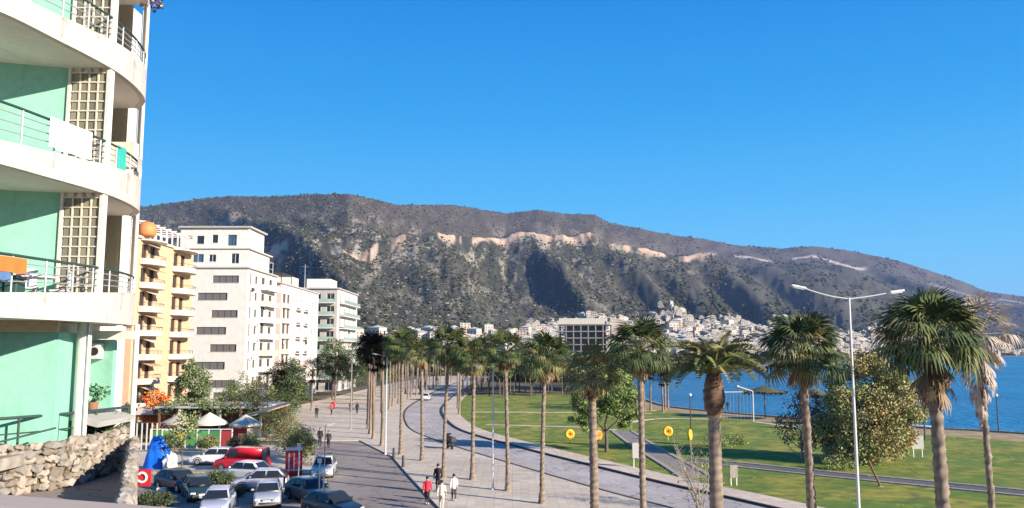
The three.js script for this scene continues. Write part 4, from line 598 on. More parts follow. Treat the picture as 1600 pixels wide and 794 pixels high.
// ------------------------------------------------------------------ the near building on the left
{
  const b = thing('green_hotel', 'white and mint green hotel with curved balconies at the left edge', 'building', 0, 0, 0);
  const E0 = [[-15.5, 11.6], [-13.2, 12.7], [-11.7, 14.2], [-10.9, 15.6], [-10.48, 16.6], [-10.2, 18], [-9.98, 19.2], [-9.88, 20.2], [-9.97, 21.5], [-10.25, 22.6], [-10.75, 23.4]], E = smoothLine(E0, 44);
  const levels = [10.7, 13.82, 16.96, 20.08, 23.2];
  const bandTop = d => 0.46 + clamp((d - 16.6) / 6.2) * 0.42;
  for (const y of levels) {
    const s = mesh('floor_slab', (() => { const sh = new THREE.Shape([...E.map(p => V2(p[0] - 0.02, p[1])), V2(-24, 23.4), V2(-24, 11.6)]); const g = new THREE.ExtrudeGeometry(sh, { depth: 0.24, bevelEnabled: false }); g.rotateX(-Math.PI / 2); g.translate(0, y, 0); return uvm(g); })(), mat.white, b);
    const I = offset(E, -0.14), pos = [], idx = []; E.forEach((p, i) => { const t = y + bandTop(p[1]); pos.push(p[0], y - 0.03, -p[1], p[0], t, -p[1], I[i][0], t, -I[i][1], I[i][0], y - 0.03, -I[i][1]); if (i < E.length - 1) { const o = i * 4; for (let k = 0; k < 4; k++) { const a = o + k, c = o + (k + 1) % 4; idx.push(a, a + 4, c, c, a + 4, c + 4); } } });
    let g = new THREE.BufferGeometry(); g.setAttribute('position', new THREE.BufferAttribute(new Float32Array(pos), 3)); g.setIndex(idx); g = uvm(g); mat.white.side = DS;
    mesh('edge_band', g, mat.band, s);
    if (y < 23) { const rp = E0.slice(1).map(([x, d]) => V(x - 0.07, y + bandTop(d), -d)); const hT = 1.28; const o = mesh('railing', tube(rp.map(p => p.clone().setY(y + hT)), 0.032, 60, 6), mat.railDark, b); for (const k of [0.3, 0.55, 0.8]) mesh('rail', tube(rp.map(p => p.clone().setY(lerp(p.y, y + hT, k))), 0.014, 60, 5), mat.steel, o); const c = new THREE.CatmullRomCurve3(rp); for (let i = 0; i <= 13; i++) { const p = c.getPoint(i / 13); mesh('post', bar(p, p.clone().setY(y + hT), 0.02, 0.02, 6), mat.steelWhite, o); } }
  }
  // walls of each storey
  const A = [-24, 15.9], B = [-10.98, 20.0], len = Math.hypot(B[0] - A[0], B[1] - A[1]), ang = Math.atan2(B[1] - A[1], B[0] - A[0]);
  const blocks = [0.9, 1.1, 1.35].map(k => M(0.20 * k, 0.19 * k, 0.135 * k, 0.4)), bg = rbox(0.165, 0.185, 0.1, 0.02);
  for (let i = 0; i < 5; i++) {
    const y0 = i ? levels[i - 1] + 0.24 : 7.7, h = levels[i] - y0, yc = y0 + h / 2;
    mesh('wall', box(len, h, 0.25, (A[0] + B[0]) / 2 + 0.035, yc, -(A[1] + B[1]) / 2 - 0.13, ang), mat.teal, b);
    if (i) {
      // grid screen of glass blocks, white joints proud of the blocks
      const lat = mesh('screen_frame', [box(0.07, h, 0.2, -10.94, yc, -20.02), box(0.09, h, 0.22, -9.97, yc, -20.02)], mat.white, b); const nx = 4, ny = Math.round(h / 0.235);
      for (let c = 1; c < nx; c++) mesh('lattice_bar', box(0.035, h - 0.02, 0.16, -10.905 + 0.89 * c / nx, yc, -20.02), mat.cream, lat);
      for (let q = 0; q < ny; q++) mesh('lattice_bar', box(0.88, 0.035, 0.155, -10.46, y0 + h * (q + 0.5) / ny, -20.02), mat.cream, lat);
      for (let c = 0; c < nx; c++) for (let q = 1; q < ny; q++) { const m = mesh('glass_block', bg, blocks[(c * 5 + q * 3 + i) % 3], lat); m.position.set(-10.905 + 0.89 * (c + 0.5) / nx, y0 + h * q / ny, -20.02); m.scale.set(1.04, h / ny / 0.215, 1); }
      const drop = i === 2 ? 0.62 : 0.0;
      mesh('recess_back_wall', box(3.6, h + 0.24, 0.12, -13.3, yc - 0.12, -24.2), mat.olive, b);
      mesh('end_wall', box(3.3, levels[i] - y0 + 0.24, 0.14, -11.4, yc - 0.12, -24.85, -1.137), mat.white, b);
      if (drop) { mesh('balcony_front', box(1.4, 0.72, 0.3, -11.33, levels[i] - h * 0.38 - 0.38, -23.05), mat.cream, b);  }
    }
  }
  mesh('core', [box(16, 24, 3.0, -19.6, 12 - 0.5, -22), box(20, 24, 9, -25, 11.5, -27.9)], mat.white, b);
  // first terrace: beam, column, recessed rooms
  mesh('beam', box(4.6, 0.26, 0.3, -12.9, 10.57, -19.05, 0.29), mat.tan, b);
  mesh('side_wall', box(0.22, 2.74, 2.0, -11.12, 9.07, -21.05, 0.12), mat.teal, b);
  mesh('column', new THREE.CylinderGeometry(0.17, 0.17, 3.0, 20).translate(-10.74, 9.2, -21.0), mat.white, b);
  mesh('drain_pipe', bar(V(-10.58, 7.7, -20.88), V(-10.58, 10.7, -20.88), 0.035), mat.steel, b);
  mesh('lintel', box(1.5, 0.22, 0.25, -10.95, 10.42, -22.6), mat.white, b);
  mesh('recess_wall', box(1.6, 2.6, 0.2, -11.72, 9.0, -23.05), mat.teal, b);
  const ac = mesh('air_conditioner', rbox(0.3, 0.42, 0.24, 0.03, -11.32, 9.98, -22.82), mat.frame, b); mesh('fan_grille', new THREE.CylinderGeometry(0.11, 0.11, 0.03, 16).rotateX(Math.PI / 2).translate(-11.32, 9.98, -22.69), mat.dark, ac);
  mesh('corner_post', bar(V(-10.42, 0, -23.2), V(-10.42, 10.72, -23.2), 0.075, 0.075, 12), mat.white, b);
  mesh('downpipe', bar(V(-10.62, 10.7, -23.3), V(-10.62, 23.4, -23.3), 0.05, 0.05, 10), mat.white, b);
  mesh('terrace_floor', box(14, 0.25, 6, -17.8, 7.6, -20.6), mat.kerb, b); mesh('terrace_floor', box(1.3, 0.25, 3.4, -11.3, 7.6, -21.5), mat.kerb, b);
  const sl = mesh('stair_slope', box(1.4, 0.15, 2.0, -10.95, 8.35, -22.0, 0, 0.0, -0.25), mat.greyPl, b); void sl;
  railing(b, [W(-13.4, 7.75, 17.9), W(-11.9, 7.75, 18.7), W(-10.95, 7.75, 20.4), W(-10.5, 7.75, 23.1)], 0.72, 6, mat.railDark, 2, 0.026, 'terrace_railing');
  mesh('stair_rail', [bar(W(-11.5, 7.9, 17.6), W(-10.4, 8.25, 19.3), 0.022), bar(W(-11.5, 8.45, 17.4), W(-11.0, 8.5, 18.0), 0.022)], mat.railDark, b);
}
// podium deck in front of it, stone clad
{
  const b = thing('hotel_podium', 'dark asphalt deck with stone-clad side below the green hotel', 'podium', 0, 0, 0), r = rng(401);
  const top = 7.6, deck = 6.85, pts = [[-10.12, 22.7], [-5.55, 12.1], [-18, 12.1], [-18, 22.7]];
  mesh('deck_core', (() => { const g = new THREE.ExtrudeGeometry(new THREE.Shape(pts.map(p => V2(p[0], p[1]))), { depth: deck - 0.06, bevelEnabled: false }); g.rotateX(-Math.PI / 2); return uvm(g); })(), mat.concrete, b);
  sheet('deck_surface', [[-10.16, 22.6], [-5.65, 12.2], [-17.9, 12.2], [-17.9, 22.6]], deck, mat.asphaltDark, 0.05, b);
  const stoneG = [1, 2, 3, 4, 5].map(s => clumpGeo(500 + s, 1, 0.8)), stoneM = [[0.30, 0.25, 0.19], [0.36, 0.31, 0.25], [0.22, 0.18, 0.14], [0.40, 0.35, 0.29], [0.26, 0.24, 0.21]].map(c => M(...c, 0.95));
  const dir = V(4.57, 0, 10.6).normalize(), L = Math.hypot(4.57, 10.6);
  const ang = Math.atan2(-dir.z, dir.x); let cnt = 0;
  for (let row = 0; row < 9; row++) for (let t = (row % 2) * 0.2; t < L && cnt < 290; t += 0.34 + r() * 0.2) { const d = 22.7 - dir.z * t; if (d < 12.8 || (d < 16 && row > 4)) continue; const m = mesh('stone', stoneG[cnt % 5], stoneM[Math.floor(r() * 5)], b); m.position.set(-10.12 + dir.x * t + 0.02, top - 0.02 - row * 0.26, -22.7 + dir.z * t); m.rotation.set(r() * 0.6, ang, r() * 0.5); m.scale.set(0.2 + r() * 0.07, 0.14 + r() * 0.04, 0.13); cnt++; }
  mesh('parapet', box(L, 4.5, 0.16, -10.17 + dir.x * L / 2, top - 2.3, -22.68 + dir.z * L / 2, ang), mat.concrete, b);
  // low rubble planter wall between deck and terrace
  const pl = thing('rubble_planter', 'low rubble stone planter wall between the dark deck and the green hotel', 'planter', 0, 0, 0), line = smoothLine([[-14.5, 17.6], [-11.8, 18.6], [-10.7, 19.7], [-10.75, 22], [-10.95, 23.7]], 40); cnt = 0;
  sheet('soil_bed', [...offset(line, -0.45), ...offset(line, 0.25).reverse()], 7.83, mat.soil, 0.97, pl);
  for (let row = 0; row < 7; row++) for (let i = 0; i < 40; i++) { const p = offset(line, 0.3)[i], m = mesh('stone', stoneG[(i + row) % 5], stoneM[Math.floor(r() * 5)], pl); m.position.set(p[0] + (r() - 0.5) * 0.08, 6.95 + row * 0.15, -p[1] + (r() - 0.5) * 0.08); m.rotation.set(r(), r() * 6, r()); const s = 0.08 + r() * 0.07; m.scale.set(s * 1.2, s * 0.85, s); }
  // spiky plant
  const y = thing('spiky_plant', 'spiky green yucca plant at the corner of the hotel terrace', 'plant', -10.75, 7.83, 22.4), fr = []; for (let i = 0; i < 40; i++) { const a = i * 2.4, e = 0.25 + 1.1 * (i / 40), Lf = 0.55 + r() * 0.3, g = new THREE.ConeGeometry(0.03, Lf, 4).translate(0, Lf / 2, 0); g.rotateX(e); g.rotateY(a); fr.push(g); } mesh('leaf_rosette', fr, M(0.07, 0.12, 0.04, 0.7), y); mesh('stem', bar(V(0, 0, 0), V(0, 0.2, 0), 0.06), woodM, y);
  const y2 = thing('potted_plant', 'small green potted plant by the hotel stair rail', 'plant', -10.92, 8.45, 22.0); mesh('leaf_cluster', leafCrown(431, [[0, 0.42, 0, 0.28, 0.22]], 160, 0.12, [[0.05, 0.2, 0.12], gA, gC]), leafV, y2); mesh('pot', new THREE.CylinderGeometry(0.13, 0.1, 0.24, 14).translate(0, 0.1, 0), M(0.3, 0.14, 0.08), y2);
}
// things on the balconies
{
  const cl = (label, pts, top, bot, m, cat, name) => { const t = mesh(name, (() => { const g = new THREE.BufferGeometry(), P = [], I = []; const n = 16; const c = new THREE.CatmullRomCurve3(pts); for (let i = 0; i <= n; i++) { const p = c.getPoint(i / n); for (let j = 0; j <= 6; j++) { const q = j / 6, w = Math.sin(i * 1.3) * 0.025 * q; P.push(p.x + 0.06 + w, lerp(top, bot, q) + (j === 6 ? Math.sin(i * 0.9) * 0.015 : 0), p.z + w); if (i < n && j < 6) { const a = i * 7 + j; I.push(a, a + 7, a + 1, a + 1, a + 7, a + 8); } } } g.setAttribute('position', new THREE.BufferAttribute(new Float32Array(P), 3)); g.setIndex(I); g.computeVertexNormals(); return g; })(), m); return tag(t, label, cat); };
  cl('large white towel hung over the hotel balcony railing', [W(-10.22, 0, 17.85), W(-10.12, 0, 18.5), W(-10.0, 0, 19.25)], 15.13, 14.45, M(0.82, 0.80, 0.79, 0.9, { side: DS }), 'towel', 'white_towel');
  cl('teal cloth hanging on the hotel balcony beside the glass block screen', [W(-10.0, 0, 20.5), W(-9.98, 0, 20.95)], 15.15, 14.55, M(0.03, 0.36, 0.30, 0.9, { side: DS }), 'cloth', 'teal_cloth');
  cl('grey cloth hanging at the end of the hotel balcony', [W(-10.02, 0, 21.7), W(-10.13, 0, 22.2)], 15.15, 14.75, M(0.4, 0.38, 0.35, 0.9, { side: DS }), 'cloth', 'grey_cloth');
  cl('orange and red cloth on the lower hotel balcony railing', [W(-10.75, 0, 16.0), W(-10.42, 0, 16.9), W(-10.32, 0, 17.5)], 11.92, 11.6, M(0.75, 0.16, 0.03, 0.9, { side: DS }), 'cloth', 'orange_cloth');
  cl('blue cloth under the orange one on the lower hotel balcony', [W(-10.62, 0, 16.3), W(-10.4, 0, 17.1)], 11.6, 11.44, M(0.08, 0.16, 0.34, 0.9, { side: DS }), 'cloth', 'blue_cloth');
  cl('crimson cloth at the left end of the lower hotel balcony', [W(-10.85, 0, 15.9), W(-10.55, 0, 16.5)], 11.45, 11.1, M(0.4, 0.03, 0.1, 0.9, { side: DS }), 'cloth', 'crimson_cloth');
  // white plastic chairs and table, dark boxes
  const chairKit = (label, x, y, d, turn) => { const c = thing('balcony_chair', label, 'chair', x, y, d, turn, 'chairs on the lower hotel balcony'); mesh('seat', rbox(0.42, 0.05, 0.42, 0.02, 0, 0.43, 0), mat.steelWhite, c); mesh('backrest', rbox(0.42, 0.42, 0.05, 0.02, 0, 0.68, -0.2), mat.steelWhite, c); for (const a of [-0.18, 0.18]) for (const q of [-0.18, 0.18]) mesh('leg', bar(V(a, 0, q), V(a * 0.9, 0.42, q * 0.9), 0.02), mat.steelWhite, c); };
  chairKit('white plastic chair on the lower hotel balcony, nearer one', -10.75, 10.94, 18.4, 0.6); chairKit('white plastic chair on the lower hotel balcony, by the glass block screen', -10.5, 10.94, 19.3, -1.2);
  const tb = thing('balcony_table', 'white table between the plastic chairs on the lower hotel balcony', 'table', -10.85, 10.94, 18.9); mesh('table_top', new THREE.CylinderGeometry(0.4, 0.4, 0.04, 24).translate(0, 0.72, 0), mat.steelWhite, tb); mesh('leg', bar(V(0, 0, 0), V(0, 0.72, 0), 0.04), mat.steelWhite, tb);
  const bx = thing('storage_box', 'dark green storage box on the lower hotel balcony', 'box', -10.9, 10.94, 17.6, 0.2); mesh('box_body', rbox(0.9, 0.55, 0.5, 0.03, 0, 0.28, 0), M(0.02, 0.07, 0.055, 0.6), bx); mesh('lid', rbox(0.94, 0.08, 0.54, 0.03, 0, 0.6, 0), M(0.02, 0.02, 0.02, 0.6), bx);
  const fl = thing('flower_basket', 'purple and yellow flowers at the top corner of the hotel', 'flowers', -10.72, 20.12, 23.35); mesh('flower_mass', leafCrown(441, [[0.1, 0.1, 0, 0.32, 0.25], [0.35, 0.05, 0, 0.2, 0.18]], 420, 0.1, [[0.2, 0.13, 0.6], [0.12, 0.1, 0.45], [0.7, 0.55, 0.12], gD]), leafV, fl); mesh('bracket', bar(V(-0.07, -0.05, 0.15), V(0.2, 0, 0), 0.02), mat.frameDark, fl);
}
// the camera's own balcony parapet
{
  const b = thing('balcony_parapet', 'cream balcony ledge crossing the bottom left corner', 'parapet', 0, 0, 0), a = -Math.atan2(0.15, 0.42), cx = -0.76, cz = -1.555, nx = Math.sin(a), nz = Math.cos(a);
  mesh('coping', rbox(6, 0.05, 0.11, 0.012, cx + nx * 0.055, 9.705, cz + nz * 0.055, a), M(0.62, 0.50, 0.42, 0.7, { map: texPlaster }), b);
  mesh('parapet_wall', box(6, 1.1, 0.085, cx + nx * 0.055, 9.13, cz + nz * 0.055, a), M(0.50, 0.34, 0.14, 0.8, { map: texPlaster }), b);
  mesh('balcony_floor', box(6, 0.22, 3, cx + nx * 1.5, 8.47, cz + nz * 1.5, a), mat.concrete, b);
  mesh('building_base', box(6, 8.34, 2.6, cx + nx * 1.6, 4.18, cz + nz * 1.6, a), mat.cream, b);
}

// ------------------------------------------------------------------ vehicles (front towards +z, centre at origin)
function hull(rings) {          // rings of equal point count -> closed loft
  const n = rings[0].length, P = [], I = []; rings.forEach(r => r.forEach(p => P.push(...p)));
  for (let i = 0; i < rings.length - 1; i++) for (let j = 0; j < n; j++) { const a = i * n + j, b = i * n + (j + 1) % n; I.push(a, b, a + n, b, b + n, a + n); }
  for (const [k, f] of [[0, -1], [rings.length - 1, 1]]) for (let j = 1; j < n - 1; j++) { const o = k * n; f < 0 ? I.push(o, o + j + 1, o + j) : I.push(o, o + j, o + j + 1); }
  const g = new THREE.BufferGeometry(); g.setAttribute('position', new THREE.BufferAttribute(new Float32Array(P), 3)); g.setIndex(I); g.computeVertexNormals(); return g;
}
function paintM(r, g, b) { return new THREE.MeshPhysicalMaterial({ color: lin(r, g, b), roughness: 0.35, metalness: 0.15, clearcoat: 0.8, clearcoatRoughness: 0.12 }); }
const tyreM = M(0.018, 0.018, 0.018, 0.9), rimM = M(0.45, 0.45, 0.46, 0.35, { metalness: 0.7 }), lampM = M(0.75, 0.75, 0.72, 0.1), tailM = M(0.4, 0.02, 0.02, 0.2), carGlass = M(0.018, 0.025, 0.035, 0.05), plateM = M(0.7, 0.7, 0.68, 0.6);
const tyreG = new THREE.TorusGeometry(0.225, 0.095, 8, 20).rotateY(Math.PI / 2).scale(1.15, 1, 1), rimG = new THREE.CylinderGeometry(0.185, 0.185, 0.16, 14).rotateZ(Math.PI / 2);
function car(name, label, cat, x, d, turn, pm, o) {
  const { L = 4.2, Wd = 1.74, hood = 0.92, belt = 0.95, roof = 1.47, f0 = 0.95, f1 = 0.28, r1 = -1.35, r0 = -1.95, tail = 0.95, van = false, group = 'parked cars in the yard' } = o, t = thing(name, label, cat, x, 0.035, d, turn, group), hL = L / 2, hW = Wd / 2;
  // body shell: cross sections from tail to nose, each an octagon-like ring
  const ring = (z, top, bot, w, tw) => [[-w, bot, z], [-w * 1.0, bot + 0.18, z], [-w, top - 0.22, z], [-tw, top - 0.03, z], [-tw * 0.85, top, z], [tw * 0.85, top, z], [tw, top - 0.03, z], [w, top - 0.22, z], [w, bot + 0.18, z], [w, bot, z]];
  const body = hull([ring(-hL, tail - 0.32, 0.34, hW * 0.84, hW * 0.80), ring(-hL + 0.08, tail - 0.03, 0.26, hW * 0.93, hW * 0.88), ring(-hL + 0.3, tail, 0.22, hW, hW * 0.95), ring(r0 + 0.1, belt, 0.2, hW, hW * 0.95), ring(f0, hood, 0.2, hW, hW * 0.95), ring(hL - 0.45, hood - 0.12, 0.2, hW * 0.98, hW * 0.9), ring(hL - 0.12, hood - 0.24, 0.22, hW * 0.9, hW * 0.82), ring(hL, hood - 0.42, 0.28, hW * 0.78, hW * 0.72)]);
  const bm = mesh('body', body, pm, t);
  const tp = hW * (van ? 0.88 : 0.72), wb = hW * 0.94;
  const cab = [[[-wb, belt - 0.04, r0], [wb, belt - 0.04, r0], [wb, belt - 0.04, f0], [-wb, belt - 0.04, f0]], [[-tp, roof - 0.05, r1 - 0.02], [tp, roof - 0.05, r1 - 0.02], [tp, roof - 0.05, f1 + 0.02], [-tp, roof - 0.05, f1 + 0.02]], [[-tp * 0.86, roof, r1 + 0.18], [tp * 0.86, roof, r1 + 0.18], [tp * 0.86, roof, f1 - 0.2], [-tp * 0.86, roof, f1 - 0.2]]];
  const cm = mesh('cabin', hull(cab.map(q => q.slice().reverse())), pm, t);
  // window panes lie just outside the cabin faces
  const P = (u, v, face) => { const c = cab[0], e = cab[1], k = { front: [3, 2], rear: [1, 0], left: [0, 3], right: [2, 1] }[face]; const a = c[k[0]], b = c[k[1]], a2 = e[k[0]], b2 = e[k[1]]; return [0, 1, 2].map(i => lerp(lerp(a[i], b[i], u), lerp(a2[i], b2[i], u), v)); };
  const pane = (nm, face, u0, u1, v0 = 0.12, v1 = 0.92) => { const c = [P(u0, v0, face), P(u1, v0, face), P(u1, v1, face), P(u0, v1, face)].map(q => V(...q)); const n = c[1].clone().sub(c[0]).cross(c[3].clone().sub(c[0])).normalize(); const mid = c.reduce((s, q) => s.add(q), V(0, 0, 0)).multiplyScalar(0.25); if (n.dot(mid.clone().sub(V(0, mid.y, (r0 + f0) / 2))) < 0) n.negate(); const A = c.map(q => q.clone().addScaledVector(n, 0.012)), B = c.map(q => q.clone().addScaledVector(n, -0.02)); mesh(nm, hull([B.map(q => q.toArray()), A.map(q => q.toArray())]), carGlass, cm); };
  pane('windscreen', 'front', 0.06, 0.94); pane('rear_window', 'rear', 0.08, 0.92);
  for (const s of ['left', 'right']) { if (van) pane('side_window', s, s === 'left' ? 0.70 : 0.05, s === 'left' ? 0.95 : 0.30); else { pane('side_window', s, 0.07, 0.46); pane('side_window', s, 0.51, 0.93); } }
  for (const sx of [-1, 1]) { for (const z of [hL - 0.85, -hL + 0.82]) { const w = mesh('wheel', tyreG, tyreM, t); w.position.set(sx * (hW - 0.09), 0.32, z); mesh('rim', rimG, rimM, w).position.x = sx * 0.03; mesh('wheel_arch', new THREE.TorusGeometry(0.36, 0.035, 6, 16, Math.PI).rotateY(Math.PI / 2).translate(sx * (hW - 0.005), 0.33, z), M(0.03, 0.03, 0.03, 0.8), t); }
    mesh('headlight', rbox(0.34, 0.14, 0.2, 0.05, sx * hW * 0.68, hood - 0.32, hL - 0.15, sx * 0.35), lampM, bm); mesh('tail_light', rbox(0.2, 0.3, 0.12, 0.04, sx * hW * 0.78, tail - 0.2, -hL + 0.08), tailM, bm);
    mesh('mirror', rbox(0.2, 0.13, 0.1, 0.04, sx * (hW + 0.08), belt + 0.08, f0 - 0.35), pm, t); }
  mesh('grille', [rbox(Wd * 0.42, 0.1, 0.06, 0.02, 0, hood - 0.36, hL - 0.02), rbox(Wd * 0.6, 0.16, 0.06, 0.02, 0, 0.38, hL - 0.03)], M(0.015, 0.015, 0.015, 0.5), bm); mesh('number_plate', rbox(0.5, 0.11, 0.02, 0.005, 0, 0.52, hL + 0.02), plateM, bm);
  mesh('bumper', rbox(Wd * 0.9, 0.1, 0.1, 0.04, 0, 0.25, hL - 0.08), M(0.04, 0.04, 0.04, 0.7), bm);
  if (o.rack) for (const z of [f1 - 0.25, r1 + 0.35]) mesh('roof_rack_bar', bar(V(-tp, roof + 0.07, z), V(tp, roof + 0.07, z), 0.025), M(0.05, 0.05, 0.05, 0.5), t);
  return t;
}
const silver = paintM(0.46, 0.48, 0.52), lilac = paintM(0.50, 0.52, 0.62), whiteP = paintM(0.74, 0.74, 0.73), redP = paintM(0.62, 0.012, 0.025), greyP = paintM(0.16, 0.165, 0.17), darkP = paintM(0.02, 0.025, 0.035);
car('delivery_van', 'bright red panel van parked side-on behind the white car', 'van', -22.6, 71.2, -1.75, redP, { L: 4.5, Wd: 1.78, hood: 1.1, belt: 1.1, roof: 1.95, f0: 1.35, f1: 0.75, r1: -2.0, r0: -2.15, tail: 1.15, van: true });
car('parked_car', 'white car parked in front of the red van', 'car', -20.9, 66.3, -1.9, whiteP, { L: 4.1 });
car('parked_car', 'pale lilac-silver hatchback between the white car and the silver car', 'car', -18.2, 61.6, -2.0 + 0.6, lilac, { L: 4.0, roof: 1.5 });
car('parked_car', 'silver car facing the camera in the middle of the yard', 'car', -16.0, 56.0, 0.25, silver, { L: 4.2 });
car('parked_car', 'dark grey car in shade right of the silver cars', 'car', -13.6, 57.4, 0.75, greyP, { L: 4.2 });
car('parked_car', 'white car with roof bars driving towards the camera on the parking road', 'car', -15.1, 68.4, 0.12, whiteP, { L: 4.3, roof: 1.58, rack: true });
car('parked_car', 'silver car cut off by the bottom edge at the left', 'car', -18.3, 53.2, 0.2, lilac, { L: 4.2 });
car('parked_car', 'nearly black car cut off by the bottom edge', 'car', -10.9, 52.0, 0.9, darkP, { L: 4.2 });
car('parked_car', 'dark green car half hidden by the low yard bushes', 'car', -21.4, 58.2, 0.5, paintM(0.03, 0.05, 0.04), { L: 4.1 });
car('parked_car', 'black car behind the low bushes near the red sign', 'car', -24.0, 61.4, 0.9, darkP, { L: 4.2 });
car('parked_car', 'white car tucked behind the left end of the red van', 'car', -26.4, 75.2, -1.5, whiteP, { L: 4.0 });
car('distant_car', 'small white car far along the boulevard', 'car', -17.4, 171, Math.PI, whiteP, { group: 'cars on the boulevard' });
// ------------------------------------------------------------------ people
function blobSurface(f, mn, mx, cell) {     // surface nets of a signed distance field
  const nx = Math.ceil((mx[0] - mn[0]) / cell) + 1, ny = Math.ceil((mx[1] - mn[1]) / cell) + 1, nz = Math.ceil((mx[2] - mn[2]) / cell) + 1, F = new Float32Array(nx * ny * nz), id = (i, j, k) => (i * ny + j) * nz + k;
  for (let i = 0; i < nx; i++) for (let j = 0; j < ny; j++) for (let k = 0; k < nz; k++) F[id(i, j, k)] = f(mn[0] + i * cell, mn[1] + j * cell, mn[2] + k * cell);
  const vi = new Int32Array(nx * ny * nz).fill(-1), P = [], I = [];
  for (let i = 0; i < nx - 1; i++) for (let j = 0; j < ny - 1; j++) for (let k = 0; k < nz - 1; k++) {
    let c = 0, s = [0, 0, 0], m = 0; const v = []; for (let q = 0; q < 8; q++) { const w = F[id(i + (q & 1), j + (q >> 1 & 1), k + (q >> 2))]; v.push(w); if (w < 0) m++; } if (!m || m === 8) continue;
    for (let a = 0; a < 8; a++) for (const bit of [1, 2, 4]) { const b = a | bit; if (b === a || (v[a] < 0) === (v[b] < 0)) continue; const t = v[a] / (v[a] - v[b]); s[0] += (a & 1) + (bit === 1 ? t : 0); s[1] += (a >> 1 & 1) + (bit === 2 ? t : 0); s[2] += (a >> 2) + (bit === 4 ? t : 0); c++; }
    vi[id(i, j, k)] = P.length / 3; P.push(mn[0] + (i + s[0] / c) * cell, mn[1] + (j + s[1] / c) * cell, mn[2] + (k + s[2] / c) * cell);
  }
  for (let i = 1; i < nx - 1; i++) for (let j = 1; j < ny - 1; j++) for (let k = 1; k < nz - 1; k++) {
    const a = F[id(i, j, k)] < 0; const quad = (p, q, r, s, flip) => { if (p < 0 || q < 0 || r < 0 || s < 0) return; flip ? I.push(p, q, r, p, r, s) : I.push(p, r, q, p, s, r); };
    if (a !== F[id(i + 1, j, k)] < 0) quad(vi[id(i, j - 1, k - 1)], vi[id(i, j, k - 1)], vi[id(i, j, k)], vi[id(i, j - 1, k)], a);
    if (a !== F[id(i, j + 1, k)] < 0) quad(vi[id(i - 1, j, k - 1)], vi[id(i - 1, j, k)], vi[id(i, j, k)], vi[id(i, j, k - 1)], a);
    if (a !== F[id(i, j, k + 1)] < 0) quad(vi[id(i - 1, j - 1, k)], vi[id(i, j - 1, k)], vi[id(i, j, k)], vi[id(i - 1, j, k)], a);
  }
  const g = new THREE.BufferGeometry(); g.setAttribute('position', new THREE.BufferAttribute(new Float32Array(P), 3)); g.setIndex(I); g.computeVertexNormals(); return g;
}
const skinC = [0.48, 0.30, 0.21];
